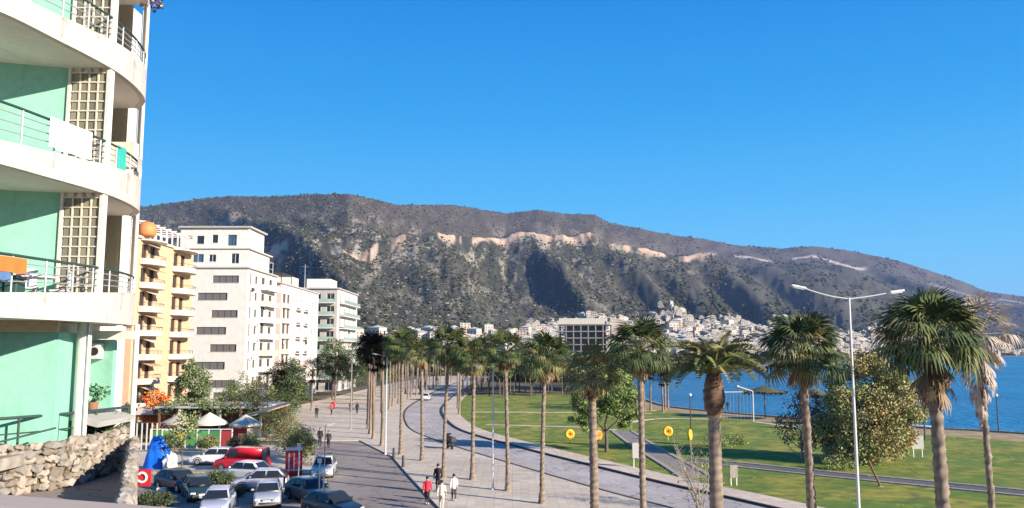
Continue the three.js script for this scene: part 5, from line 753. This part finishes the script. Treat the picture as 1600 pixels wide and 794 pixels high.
function personGeo(c, pose) {
  const { swing = 0.24, long = false, sit = false } = pose, B = [];
  const add = (a, b, r0, r1, col) => B.push([a, b, r0, r1, col]);
  const hipY = sit ? 0.62 : 0.92, lean = sit ? 0.1 : 0.03, sh = hipY + 0.5;
  add([0, hipY, 0], [0, hipY + 0.22, 0.01], 0.15, 0.135, c.top); add([0, hipY + 0.22, 0.01], [0, sh - 0.06, lean], 0.135, 0.15, c.top); add([-0.15, sh - 0.03, lean], [0.15, sh - 0.03, lean], 0.075, 0.075, c.top);
  add([0, sh, lean], [0, sh + 0.12, lean + 0.02], 0.055, 0.052, skinC); add([0, sh + 0.19, lean + 0.03], [0, sh + 0.27, lean + 0.025], 0.083, 0.098, skinC);
  for (const s of [-1, 1]) {
    const w = s * swing, hip = [s * 0.09, hipY, 0], knee = sit ? [s * 0.16, hipY + 0.02, 0.42] : [s * 0.095, 0.49, w * 0.55 + 0.03], ank = sit ? [s * 0.15, 0.14, 0.44] : [s * 0.09, 0.09 + Math.max(0, -w) * 0.22, w], toe = [ank[0] + s * 0.02, ank[1] - 0.05, ank[2] + 0.17];
    add(hip, knee, 0.095, 0.065, c.bottom); add(knee, ank, 0.065, 0.045, long ? c.bottom : c.bottom); add([ank[0], ank[1] - 0.045, ank[2] - 0.03], toe, 0.045, 0.035, c.shoe);
    const sd = [s * 0.2, sh - 0.03, lean], el = sit ? [s * 0.26, sh - 0.22, 0.2] : [s * 0.25, sh - 0.31, lean - w * 0.45 - 0.02], wr = sit ? [s * 0.27, sh - 0.2, 0.46] : [s * 0.25, sh - 0.56, lean - w * 0.9 + 0.06];
    add(sd, el, 0.058, 0.045, c.top); add(el, wr, 0.043, 0.03, c.top);
    add(wr, [wr[0], wr[1] - 0.07, wr[2] + 0.02], 0.03, 0.034, skinC);
  }
  const dist = (x, y, z, b) => { const [a, e, r0, r1] = b, dx = e[0] - a[0], dy = e[1] - a[1], dz = e[2] - a[2], t = clamp(((x - a[0]) * dx + (y - a[1]) * dy + (z - a[2]) * dz) / (dx * dx + dy * dy + dz * dz)); return Math.hypot(x - a[0] - dx * t, y - a[1] - dy * t, z - a[2] - dz * t) - lerp(r0, r1, t); };
  const f = (x, y, z) => { let s = 0; for (const b of B) s += Math.exp(-dist(x, y, z, b) * 34); return -Math.log(s + 1e-30) / 34; };
  const g0 = blobSurface(f, [-0.44, -0.03, -0.5], [0.44, sh + 0.42, 0.66], 0.034), cols = [];
  let g = g0.toNonIndexed(); g = paint(g, (x, y, z) => { let m = 9, k; for (const b of B) { const q = dist(x, y, z, b); if (q < m) { m = q; k = b[4]; } } return k; });
  const extra = [];                                       // five fingers on each hand, nose, eyes, ears
  for (const s of [-1, 1]) { const w = s * swing, hx = s * (sit ? 0.27 : 0.25), hy = (sit ? sh - 0.2 : sh - 0.56) - 0.09, hz = sit ? 0.48 : lean - w * 0.9 + 0.08; for (let i = 0; i < 4; i++) extra.push(paint(bar(V(hx, hy, hz - 0.026 + i * 0.018), V(hx - s * 0.012, hy - 0.07 + 0.012 * Math.abs(i - 1.6), hz - 0.02 + i * 0.017), 0.010, 0.008, 5), () => skinC)); extra.push(paint(bar(V(hx, hy + 0.04, hz + 0.02), V(hx - s * 0.01, hy - 0.005, hz + 0.06), 0.011, 0.008, 5), () => skinC)); extra.push(paint(new THREE.SphereGeometry(0.011, 6, 5).translate(s * 0.034, sh + 0.235, lean + 0.118), () => [0.03, 0.02, 0.02])); extra.push(paint(new THREE.SphereGeometry(0.024, 6, 5).scale(0.5, 1.2, 0.8).translate(s * 0.098, sh + 0.225, lean + 0.02), () => skinC)); }
  extra.push(paint(new THREE.ConeGeometry(0.016, 0.045, 5).rotateX(0.5).translate(0, sh + 0.215, lean + 0.125), () => skinC), paint(new THREE.BoxGeometry(0.045, 0.01, 0.012).translate(0, sh + 0.175, lean + 0.112), () => [0.3, 0.1, 0.09]));
  const hair = new THREE.SphereGeometry(0.118, 12, 8, 0, Math.PI * 2, 0, 1.75).scale(0.95, 1.0, 1.05).rotateX(-0.35).translate(0, sh + 0.265, lean + 0.012); if (pose.longHair) hair.scale(1, 1, 1);
  return [merge([g, ...extra]), hair];
}
const personM = new THREE.MeshStandardMaterial({ vertexColors: true, roughness: 0.9 });
const wear = { dark: { top: [0.02, 0.02, 0.025], bottom: [0.025, 0.027, 0.035], shoe: [0.02, 0.02, 0.02] }, navy: { top: [0.03, 0.035, 0.06], bottom: [0.02, 0.02, 0.025], shoe: [0.02, 0.02, 0.02] }, red: { top: [0.62, 0.03, 0.06], bottom: [0.025, 0.022, 0.025], shoe: [0.5, 0.5, 0.5] }, cream: { top: [0.62, 0.57, 0.46], bottom: [0.58, 0.53, 0.44], shoe: [0.4, 0.36, 0.3] }, white: { top: [0.72, 0.70, 0.66], bottom: [0.05, 0.05, 0.055], shoe: [0.6, 0.6, 0.6] }, pink: { top: [0.5, 0.1, 0.1], bottom: [0.06, 0.05, 0.06], shoe: [0.03, 0.03, 0.03] } };
function person(label, x, d, turn, w, pose = {}, hairC = [0.03, 0.02, 0.015], y = 0.13) { const t = thing('person', label, 'person', x, y, d, turn), [b, h] = personGeo(wear[w], pose); mesh('body', b, personM, t); mesh('hair', h, M(...hairC, 0.8), t); t.scale.setScalar(pose.s || 1); return t; }
person('person in a red top walking at the bottom centre', -5.55, 55.9, Math.PI, 'red', { swing: 0.2 }, undefined, 0.02);
person('person in black walking behind the red-topped walker beside a palm', -5.25, 60.4, Math.PI, 'dark', { swing: 0.26, s: 1.06 });
person('person in cream clothes walking at the bottom centre edge', -4.42, 53.6, Math.PI, 'cream', { swing: 0.25 });
person('person in a white top right of the group of walkers', -3.85, 56.6, Math.PI + 0.2, 'white', { swing: 0.15, s: 0.97 });
person('taller of two dark-clothed people crossing the top of the parking road', -20.3, 89.6, 0.2, 'dark', { swing: 0.2, s: 1.06 }, undefined, 0.02);
person('shorter of two dark-clothed people crossing the top of the parking road', -19.0, 87.8, 0.1, 'navy', { swing: 0.24, s: 0.98 }, undefined, 0.02);
person('person in dark clothes far off at the left of the plaza', -28.8, 124.5, 0.3, 'dark', { swing: 0.2 });
person('person in a dull red top at the left of the plaza', -28.0, 131, Math.PI, 'pink', { swing: 0.22 });
person('person in dark clothes by the plaza hedge', -26.0, 136, 0.4, 'navy', { swing: 0.18 });
person('person in a red top deeper in the plaza', -29.6, 140, 0, 'red', { swing: 0.2 });
person('person in black beside the plaza lamp post', -24.4, 133, Math.PI, 'dark', { swing: 0.22 });
person('person alone in black standing on the sand by the water', 35.6, 139.5, 2.0, 'dark', { swing: 0.06 }, undefined, 0.06);
{ // scooter and rider
  const t = thing('motor_scooter', 'dark motor scooter riding away along the boulevard', 'scooter', -6.3, 0.022, 86.2, Math.PI + 0.42);
  mesh('body', [rbox(0.34, 0.36, 0.8, 0.1, 0, 0.52, -0.35), rbox(0.3, 0.1, 0.5, 0.04, 0, 0.3, 0.2), rbox(0.36, 0.62, 0.1, 0.05, 0, 0.62, 0.5)], darkP, t); mesh('seat', rbox(0.3, 0.1, 0.7, 0.05, 0, 0.74, -0.35), mat.dark, t); mesh('top_box', rbox(0.55, 0.5, 0.5, 0.06, 0, 1.05, -0.85), M(0.03, 0.03, 0.035, 0.5), t);
  for (const z of [0.62, -0.62]) { const w = mesh('wheel', tyreG, tyreM, t); w.position.set(0, 0.27, z); w.scale.set(0.7, 0.85, 0.85); mesh('rim', rimG, rimM, w).scale.x = 0.7; }
  mesh('handlebar', [bar(V(-0.34, 1.0, 0.42), V(0.34, 1.0, 0.42), 0.02), bar(V(0, 0.3, 0.6), V(0, 1.0, 0.42), 0.03)], mat.steel, t); mesh('windshield', rbox(0.5, 0.6, 0.03, 0.01, 0, 1.3, 0.52), carGlass, t);
  const p = person('rider in black seated on the dark scooter on the boulevard', -6.3 + 0.06, 86.05, Math.PI + 0.42, 'dark', { sit: true, swing: 0 }, [0.01, 0.01, 0.01], 0.18); void p;
}
// ------------------------------------------------------------------ street lamps
function lampPost(label, x, d, H, o = {}) {
  const { r = 0.066, arms = [[-2.05, 0.48], [1.95, 0.28]], turn = 0, m = mat.steelWhite, lean = 0 } = o, t = thing('street_lamp', label, 'street lamp', x, 0.1, d, turn, o.group);
  mesh('pole', [bar(V(0, 0, 0), V(lean, H, 0), r * 1.15, r * 0.7, 12), new THREE.CylinderGeometry(r * 2, r * 2.2, 0.12, 14).translate(0, 0.06, 0)], m, t);
  for (const [ax, ay] of arms) { const a = mesh('arm', tube([V(lean, H - 0.05, 0), V(lean + ax * 0.35, H + ay * 0.12, 0), V(lean + ax * 0.75, H + ay * 0.6, 0), V(lean + ax * 0.86, H + ay * 0.78, 0)], r * 0.42, 16, 7), m, t); mesh('lamp_head', [rbox(0.62, 0.1, 0.24, 0.045).rotateZ(Math.sign(ax) * Math.atan2(ay, Math.abs(ax)) * 0.9).translate(lean + ax, H + ay * 0.92, 0)], mat.frame, a); mesh('lamp_glass', [rbox(0.44, 0.04, 0.18, 0.015).rotateZ(Math.sign(ax) * Math.atan2(ay, Math.abs(ax)) * 0.9).translate(lean + ax, H + ay * 0.92 - 0.06, 0)], lampM, a); }
  return t;
}
lampPost('tall double-armed street lamp between the two big palms', 13.78, 34, 12.05, {});
const arms2 = [[-1.2, 0.2], [1.2, 0.2]];
lampPost('thin pale lamp post on the promenade kerb between palms', -12.15, 81.5, 9.4, { r: 0.07, arms: arms2, turn: 0.5 });
lampPost('thin pale lamp post between two palms left of the green tree', -1.37, 61.05, 8.7, { r: 0.07, arms: arms2, turn: 0.5 });
lampPost('thin lamp post standing on the open plaza', -20.5, 107.4, 10.4, { r: 0.075, arms: [[-1.0, 0.15]], m: mat.concrete });
lampPost('thin dark lamp post by the parked white car', -14.0, 63.5, 4.3, { r: 0.04, arms: [[0.4, 0.1]], m: mat.frameDark });
for (const [l, x, d, h] of [['dark shore lamp with round head near the white frame', 35.7, 133, 4.1], ['dark shore lamp between autumn shrub and largest palm', 45.9, 94.2, 5.1], ['dark shore lamp at far right by the water', 59.2, 103, 4.3], ['dark shore lamp behind the thick-trunked palm', 22.4, 106, 4.2], ['dark shore lamp right of the largest palm', 49.5, 101.5, 4.2]]) {
  const t = thing('shore_lamp', l, 'street lamp', x, 0.1, d, 0, 'dark lamps along the shore'); mesh('pole', bar(V(0, 0, 0), V(0, h, 0), 0.08, 0.06), mat.frameDark, t); mesh('lamp_globe', new THREE.SphereGeometry(0.2, 14, 10).translate(0, h + 0.16, 0), lampM, t); mesh('collar', new THREE.CylinderGeometry(0.13, 0.08, 0.14, 10).translate(0, h, 0), mat.frameDark, t);
}
// ------------------------------------------------------------------ park furniture
{
  const yel = M(0.80, 0.52, 0.03, 0.5), org = M(0.8, 0.28, 0.03, 0.5);
  for (const [l, x, d, R, m, tw] of [['yellow ring play figure on the lawn left of the grey-trunked palm', 6.2, 91, 0.36, yel, 0.1], ['yellow and orange ring play figure on the lawn behind the path', 17.3, 94, 0.40, yel, 0], ['thin yellow ring play figure seen at an angle beside the thick-trunked palm', 18.9, 90, 0.44, yel, 1.15], ['orange ring play figure by the trunk of the green tree', 9.1, 89.5, 0.42, org, 0.7]]) {
    const t = thing('ring_figure', l, 'play figure', x, 0.1, d, tw, 'ring figures on the lawn'); mesh('post', bar(V(0, 0, 0), V(0, 0.75 - R + 0.3, 0), 0.05), m, t); mesh('ring', new THREE.TorusGeometry(R, 0.17, 10, 24).translate(0, 1.0, 0), m, t); mesh('inner_ring', new THREE.TorusGeometry(R * 0.5, 0.09, 8, 20).translate(0, 1.0, 0.04), org, t); mesh('hub', new THREE.SphereGeometry(R * 0.4, 10, 8).scale(1, 1, 0.5).translate(0, 1.0, 0), mat.wood, t);
  }
  // white goal-like frame by the beach
  const g = thing('goal_frame', 'white goal-like pole frame at the edge of the sand', 'frame', 32.4, 0.1, 119); for (const x of [-4.2, 1.6]) mesh('upright', bar(V(x, 0, 0), V(x, x < 0 ? 4.4 : 4.2, 0), 0.09), mat.steelWhite, g); mesh('crossbar', [bar(V(-4.2, 4.05, 0), V(0.2, 4.1, 0), 0.07), bar(V(-0.6, 4.9, 0), V(1.6, 4.2, 0), 0.09)], mat.steelWhite, g); mesh('net', Array.from({ length: 12 }, (_, i) => bar(V(-4 + i * 0.48, 0.1, 0), V(-4 + i * 0.48, 4.1, 0), 0.012, 0.012, 3)), mat.steelWhite, g);
  // thatched beach umbrellas
  for (const [l, x, d, h, w] of [['thatched beach umbrella with wide dark top right of the white frame', 37.3, 124.5, 4.2, 2.9], ['thatched beach umbrella behind the dark full-headed palm', 43.2, 120, 4.0, 2.2], ['thatched beach umbrella at the waterside before the autumn shrub', 47, 112, 3.8, 2.0]]) {
    const t = thing('beach_umbrella', l, 'umbrella', x, 0.06, d, 0, 'thatched umbrellas on the beach'), r = rng(Math.round(x * 10)); mesh('pole', bar(V(0, 0, 0), V(0, h, 0), 0.08), mat.wood, t); const st = [new THREE.ConeGeometry(w, 1.0, 18, 1).translate(0, h + 0.1, 0)]; for (let i = 0; i < 70; i++) { const a = i * 0.0898, q = w * (0.85 + r() * 0.25), s = new THREE.ConeGeometry(0.16, 0.75, 4).rotateZ(Math.PI - 0.7).translate(q, h - 0.42 - r() * 0.15, 0); s.rotateY(a); st.push(s); } mesh('thatch', st, M(0.10, 0.09, 0.05, 1), t);
  }
  const bd = (l, x, d, w, h, m) => { const t = thing('notice_board', l, 'board', x, 0.1, d, 0.1); mesh('panel', rbox(w, h * 0.62, 0.1, 0.03, 0, h * 0.68, 0), m, t); for (const s of [-1, 1]) mesh('leg', box(0.07, h * 0.5, 0.07, s * w * 0.36, h * 0.25, -0.02), mat.frame, t); return t; };
  bd('pale grey notice board where the diagonal path meets the road', 10.75, 72.5, 1.0, 2.1, mat.greyPl); bd('white notice board at the foot of the thick-trunked palm', 16.4, 63, 0.6, 1.5, mat.kerb); bd('grey electrical cabinet board beside the autumn shrub', 38.0, 79.5, 1.2, 2.0, mat.greyPl);
  const st = thing('leaning_stake', 'short dark stake leaning beside the double lamp', 'stake', 27.0, 0.1, 62.5); mesh('post', bar(V(0, 0, 0), V(-0.8, 1.9, 0), 0.09, 0.08), mat.wood, st); mesh('foot_plate', box(0.3, 0.06, 0.3, 0, 0.03, 0), mat.concrete, st);
  for (const [l, x, d] of [['short dark bollard on the kerb by the first palms', -10.9, 78.2], ['second dark bollard on the promenade kerb', -9.3, 72.6]]) { const t = thing('bollard', l, 'bollard', x, 0.13, d, 0, 'bollards on the promenade kerb'); mesh('post', new THREE.CylinderGeometry(0.1, 0.13, 0.85, 12).translate(0, 0.43, 0), mat.frameDark, t); mesh('cap', new THREE.SphereGeometry(0.11, 10, 8).translate(0, 0.88, 0), mat.frameDark, t); }
  const bt = thing('moored_boat', 'low white boat lying along the shore right of the largest palm', 'boat', 53.2, -0.35, 112, 0.6); mesh('hull', hull([[[-0.1, 0.5, -2.6], [0, 0.1, -2.6], [0.1, 0.5, -2.6]], [[-0.8, 0.55, -1.2], [0, -0.1, -1.2], [0.8, 0.55, -1.2]], [[-0.9, 0.55, 1], [0, -0.15, 1], [0.9, 0.55, 1]], [[-0.75, 0.55, 2.4], [0, -0.05, 2.4], [0.75, 0.55, 2.4]]]), M(0.7, 0.7, 0.68, 0.5, { side: DS }), bt); mesh('bench', box(1.4, 0.05, 0.3, 0, 0.5, 0.6), mat.wood, bt);
}
// ------------------------------------------------------------------ restaurant and car yard
{
  const t = thing('restaurant', 'long low restaurant terrace with flat pale roof and dark interior', 'restaurant', -37, 0, 97), r = rng(601);
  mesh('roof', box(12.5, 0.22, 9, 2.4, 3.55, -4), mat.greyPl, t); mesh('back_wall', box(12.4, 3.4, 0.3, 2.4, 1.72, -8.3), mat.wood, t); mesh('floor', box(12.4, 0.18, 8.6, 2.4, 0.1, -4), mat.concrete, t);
  for (let i = 0; i < 6; i++) mesh('column', box(0.22, 3.24, 0.22, -3.4 + i * 2.32, 1.81, 0.2), i % 2 ? mat.white : mat.wood, t);
  for (let i = 0; i < 5; i++) { mesh('glazing_bar', box(0.08, 3.0, 0.08, -2.2 + i * 2.3, 1.7, -0.4), mat.wood, t); mesh('low_panel', box(2.0, 0.9, 0.08, -2.2 + i * 2.3, 0.65, -0.2), i % 2 ? mat.wood : mat.cream, t); }
  const rf = thing('sloping_roof', 'sloping tan lean-to roof beside the plaza hedge', 'roof', -27.2, 0, 93.4, 0.35); mesh('roof_sheet', box(5.5, 0.12, 4, 0, 3.3, -2, 0, 0, 0.28), mat.tan, rf); for (const [x, h] of [[-2.4, 2.6], [2.3, 3.9]]) for (const z of [-0.2, -3.8]) mesh('column', box(0.12, h, 0.12, x, h / 2, z), mat.wood, rf);
  const canopy = (l, x, d, w, h, m, low = 2.2) => { const p = thing('parasol', l, 'parasol', x, 0.1, d, 0.4, 'restaurant parasols'); mesh('pole', bar(V(0, 0, 0), V(0, h, 0), 0.04), mat.wood, p); const g = new THREE.ConeGeometry(w, h - low, 8, 2, true).translate(0, low + (h - low) / 2, 0); const c = mesh('canopy', g, m, p); mesh('valance', new THREE.CylinderGeometry(w, w * 1.0, 0.2, 8, 1, true).translate(0, low - 0.1, 0), m, c); mesh('base', new THREE.CylinderGeometry(0.3, 0.34, 0.12, 14).translate(0, 0.06, 0), mat.concrete, p); };
  const cm = M(0.66, 0.60, 0.48, 0.9, { side: DS }), cm2 = M(0.5, 0.42, 0.34, 0.9, { side: DS });
  canopy('cream parasol in front of the restaurant, middle one', -32.6, 91.2, 1.9, 3.3, cm); canopy('cream parasol at the right end of the restaurant front', -28.2, 89.6, 1.7, 3.2, cm); canopy('tan parasol at the left end of the restaurant front', -36.2, 92, 1.8, 3.1, cm2);
  // glazed fence with green and red panels
  const f = thing('panel_fence', 'low fence of green, yellow and red panels in front of the restaurant', 'fence', -36.6, 0, 87.2), pal = [[0.05, 0.22, 0.05], [0.10, 0.28, 0.06], [0.55, 0.50, 0.06], [0.06, 0.26, 0.07], [0.08, 0.3, 0.09], [0.05, 0.2, 0.06], [0.3, 0.03, 0.03]];
  for (let i = 0; i < 7; i++) { mesh('panel', box(1.02, 1.5, 0.06, i * 1.2, 1.05, 0), M(...pal[i], 0.7), f); mesh('post', box(0.1, 2.0, 0.1, i * 1.2 - 0.6, 1.0, 0), mat.frame, f); } mesh('post', box(0.1, 2.0, 0.1, 7.8, 1.0, 0), mat.frame, f); mesh('top_rail', box(8.5, 0.08, 0.08, 3.6, 1.96, 0), mat.frame, f);
  const f2 = thing('mesh_fence', 'pale wire fence left of the coloured panels behind the tarpaulin', 'fence', -42.8, 0, 84); mesh('rail', [box(8, 0.1, 0.08, 3.5, 2.9, 0), box(8, 0.08, 0.08, 3.5, 0.4, 0)], mat.frameDark, f2); for (let i = 0; i < 17; i++) mesh('slat', box(0.12, 2.6, 0.05, -0.4 + i * 0.5, 1.55, 0.03), mat.cream, f2);
  // blue tarpaulin draped over a stall
  const tp = thing('blue_tarpaulin', 'bright blue tarpaulin draped over a tall stall', 'tarpaulin', -29.6, 0.03, 71.5), P = [], I = [], n = 40; for (let j = 0; j <= 12; j++) for (let i = 0; i <= n; i++) { const q = j / 12, a = i / n * Math.PI * 2, sq = Math.pow(Math.pow(Math.abs(Math.cos(a)), 4) + Math.pow(Math.abs(Math.sin(a)), 4), -0.25), R = (0.28 + 0.95 * Math.pow(q, 0.75)) * sq * (1 + 0.05 * Math.sin(a * 9 + q * 3) * q + 0.06 * n3(Math.cos(a) * 2, q * 3, Math.sin(a) * 2)); P.push(Math.cos(a) * R * (1.15) - 0.35 * (1 - q), 3.0 * (1 - q) + 0.05 + 0.1 * n3(a, q), Math.sin(a) * R); if (i < n && j < 12) { const o = j * (n + 1) + i; I.push(o, o + 1, o + n + 1, o + 1, o + n + 2, o + n + 1); } } const tg = new THREE.BufferGeometry(); tg.setAttribute('position', new THREE.BufferAttribute(new Float32Array(P), 3)); tg.setIndex(I); tg.computeVertexNormals();
  tp.scale.set(0.86, 0.92, 0.86); mesh('cover', tg, M(0.008, 0.13, 0.62, 0.45, { side: DS }), tp); mesh('stall_frame', [box(1.6, 0.1, 1.4, -0.1, 2.0, 0), ...[[-0.8, -0.6], [0.6, -0.6], [-0.8, 0.6], [0.6, 0.6]].map(([x, z]) => box(0.08, 2.0, 0.08, x, 1.0, z))], mat.frameDark, tp);
  const sk = thing('white_sack', 'white sack leaning against the blue tarpaulin', 'sack', -28.25, 0.03, 70.3); mesh('sack_body', clumpGeo(611, 2, 1).scale(0.62, 0.8, 0.5).translate(0, 0.72, 0), M(0.72, 0.70, 0.68, 0.9), sk); mesh('tied_neck', new THREE.ConeGeometry(0.2, 0.4, 8).translate(0.05, 1.5, 0), M(0.72, 0.70, 0.68, 0.9), sk);
  const kb = thing('yard_kerb', 'pale kerb crossing the car yard below the blue tarpaulin', 'kerb', 0, 0, 0); mesh('kerb_stone', box(14, 0.3, 0.4, -25.5, 0.16, -69.3), mat.kerb, kb); mesh('kerb_top', box(14, 0.03, 0.5, -25.5, 0.325, -69.3), mat.kerb, kb);
  // red sign with a white broken ring
  const sg = thing('red_sign', 'red square sign with a white open ring at the left of the yard', 'sign', -26.2, 0.03, 60.5); mesh('board', rbox(1.15, 1.2, 0.08, 0.02, 0, 1.0, 0), M(0.55, 0.015, 0.02, 0.6), sg); mesh('white_ring', new THREE.TorusGeometry(0.32, 0.09, 8, 28, Math.PI * 1.55).rotateZ(-Math.PI * 0.78).translate(-0.06, 1.03, 0.06), M(0.75, 0.74, 0.72, 0.7), sg); for (const s of [-1, 1]) mesh('leg', box(0.06, 0.5, 0.06, s * 0.4, 0.25, 0), mat.frameDark, sg);
  for (const [l, x, d, w] of [['white crate right of the red sign, upper one', -24.9, 61.6, 0.55], ['white crate right of the red sign, lower one', -24.7, 60.2, 0.6]]) { const c = thing('crate', l, 'crate', x, 0.03, d, 0.2, 'white crates by the red sign'); for (const s of [-1, 1]) { mesh('side', box(w, 0.34, 0.03, 0, 0.19, s * 0.22), mat.frame, c); mesh('end', box(0.03, 0.34, 0.4, s * w / 2, 0.19, 0), mat.frame, c); } mesh('bottom', box(w, 0.03, 0.44, 0, 0.03, 0), mat.frame, c); }
  // red and white drinks stand
  const dk = thing('drinks_stand', 'red and white striped drinks stand between red van and white car', 'stand', -17.6, 0.03, 68.6, 0.3); mesh('cabinet', rbox(1.3, 1.9, 0.7, 0.04, 0, 1.0, 0), M(0.55, 0.02, 0.03, 0.5), dk); for (let i = 0; i < 3; i++) mesh('white_stripe', box(0.1, 1.5, 0.02, -0.4 + i * 0.4, 1.05, 0.362), mat.frame, dk); mesh('top_sign', rbox(1.3, 0.25, 0.2, 0.03, 0, 2.1, 0.2), mat.frame, dk); mesh('shelf', box(1.2, 0.04, 0.5, 0, 0.5, 0.55), mat.frame, dk);
  // spindly potted trees and posts near the cars
  for (const [l, x, d, h] of [['thin pale post beside the dark grey car', -12.7, 56.2, 2.9], ['thin pale post left of the parking road', -16.6, 66.2, 2.8], ['second thin pale post by the dark grey car', -12.2, 55.2, 2.2]]) { const q = thing('sign_post', l, 'post', x, 0.03, d); mesh('pole', bar(V(0, 0, 0), V(0, h, 0), 0.045), mat.frame, q); mesh('plate', rbox(0.3, 0.3, 0.03, 0.01, 0, h - 0.15, 0.06), mat.frame, q); }
  // tables, seats seen as clutter under the parasols
  const tab = (l, x, d) => { const q = thing('cafe_table', l, 'table', x, 0.1, d, r() * 3, 'cafe tables under the parasols'); mesh('table_top', new THREE.CylinderGeometry(0.45, 0.45, 0.05, 16).translate(0, 0.74, 0), mat.wood, q); mesh('leg', bar(V(0, 0, 0), V(0, 0.74, 0), 0.05), mat.frameDark, q); };
  tab('cafe table under the middle cream parasol', -32, 90.3); tab('cafe table under the right cream parasol', -28.9, 88.8); tab('cafe table under the tan parasol', -35.6, 91.2);
}
// climbers, awnings and more planting round the restaurant
{
  const r = rng(701);
  for (const [l, x, d, y, w] of [['dark climber over the left end of the restaurant roof', -39.2, 98, 3.6, 1.7], ['green climber over the middle of the restaurant roof', -34.5, 97.4, 3.7, 1.5], ['red-tinged climber over the right end of the restaurant roof', -30.5, 97.2, 3.7, 1.9]]) { const t = thing('climber', l, 'plant', x, 0.05, d); mesh('stem', limbs(Math.round(-x * 7), 4, 0.06, 0.8, 5, 3.4, 0.3), woodM, t); mesh('foliage', leafCrown(Math.round(-x * 9), [[0, y, 0, w, 0.55], [w * 0.8, y - 0.5, 0.3, w * 0.6, 0.8], [-w * 0.8, y - 0.3, 0.2, w * 0.6, 0.6]], 1500, 0.22, [gC, gD, gA, x > -31 ? gR : gY]), leafV, t); }
  for (const [l, x, d, m] of [['cream awning stretched out left of the restaurant', -41.8, 99.5, mat.cream], ['tan awning over the yellow block entrance', -42.2, 112, mat.tan], ['pale awning at the foot of the white block', -42.5, 141, mat.cream]]) { const t = thing('awning', l, 'awning', x, 0, d, 0.1); mesh('canvas', box(4.6, 0.07, 3.2, 0, 3.0, 0, 0, 0.22), m, t); for (const sx of [-2.1, 2.1]) { mesh('pole', bar(V(sx, 0, 1.45), V(sx, 2.66, 1.45), 0.05), mat.frame, t); mesh('pole', bar(V(sx, 0, -1.45), V(sx, 3.3, -1.45), 0.05), mat.frame, t); } }
  const spots = [[-26.4, 96.5, 3.2, 1.6, 'leafy bush at the plaza end of the lean-to roof'], [-30.8, 106, 4.6, 2.0, 'bushy tree between restaurant and plaza'], [-31.8, 116, 5.2, 2.2, 'round bushy tree at the plaza edge'], [-33.5, 111, 6.4, 2.1, 'taller olive-green tree behind the restaurant'], [-38, 116, 6.0, 2.2, 'dark tree in front of the white block'], [-41, 128, 7.0, 2.4, 'dark spreading tree at the foot of the white block'], [-37, 137, 6.5, 2.4, 'green tree before the pinkish block'], [-19.7, 79, 2.6, 1.1, 'straggly bush beside the parking road'], [-34.2, 85, 1.6, 1.0, 'low bush before the green fence panels'], [-30.4, 84.6, 1.5, 0.9, 'low bush before the red fence panel'], [-25.4, 80.5, 2.2, 1.3, 'flowering bush behind the red van']];
  spots.forEach(([x, d, H, w, l], i) => leafTree(l, x, d, { name: H > 4 ? 'leafy_tree' : 'bush', cat: H > 4 ? 'tree' : 'bush', seed: 720 + i * 3, H, r0: H > 4 ? 0.12 : 0.05, spread: w * 0.7, top: H * 0.55, start: H > 4 ? 0.35 : 0.03, blobs: [[0, H * 0.6, 0, w, H * 0.36], [w * 0.5, H * 0.45, 0.2, w * 0.7, H * 0.28], [-w * 0.5, H * 0.5, 0, w * 0.7, H * 0.3]], count: 3200, leaf: H > 4 ? 0.2 : 0.14, cols: i % 3 === 0 ? [gC, gY, gR, gA] : i % 3 === 1 ? [gC, gA, gB, gD] : darkCols }));
  for (const [l, x, d, w, m] of [['red awning board under the right cream parasol', -29.8, 92.6, 1.6, M(0.45, 0.04, 0.03, 0.8)], ['dark menu board by the fence gap', -27.6, 86.8, 0.9, mat.wood]]) { const t = thing('menu_board', l, 'board', x, 0.05, d, 0.2); mesh('panel', rbox(w, 1.1, 0.06, 0.02, 0, 0.95, 0), m, t); for (const sx of [-1, 1]) mesh('leg', box(0.06, 0.45, 0.06, sx * w * 0.4, 0.22, 0), mat.wood, t); }
}
renderer.render(scene, camera);
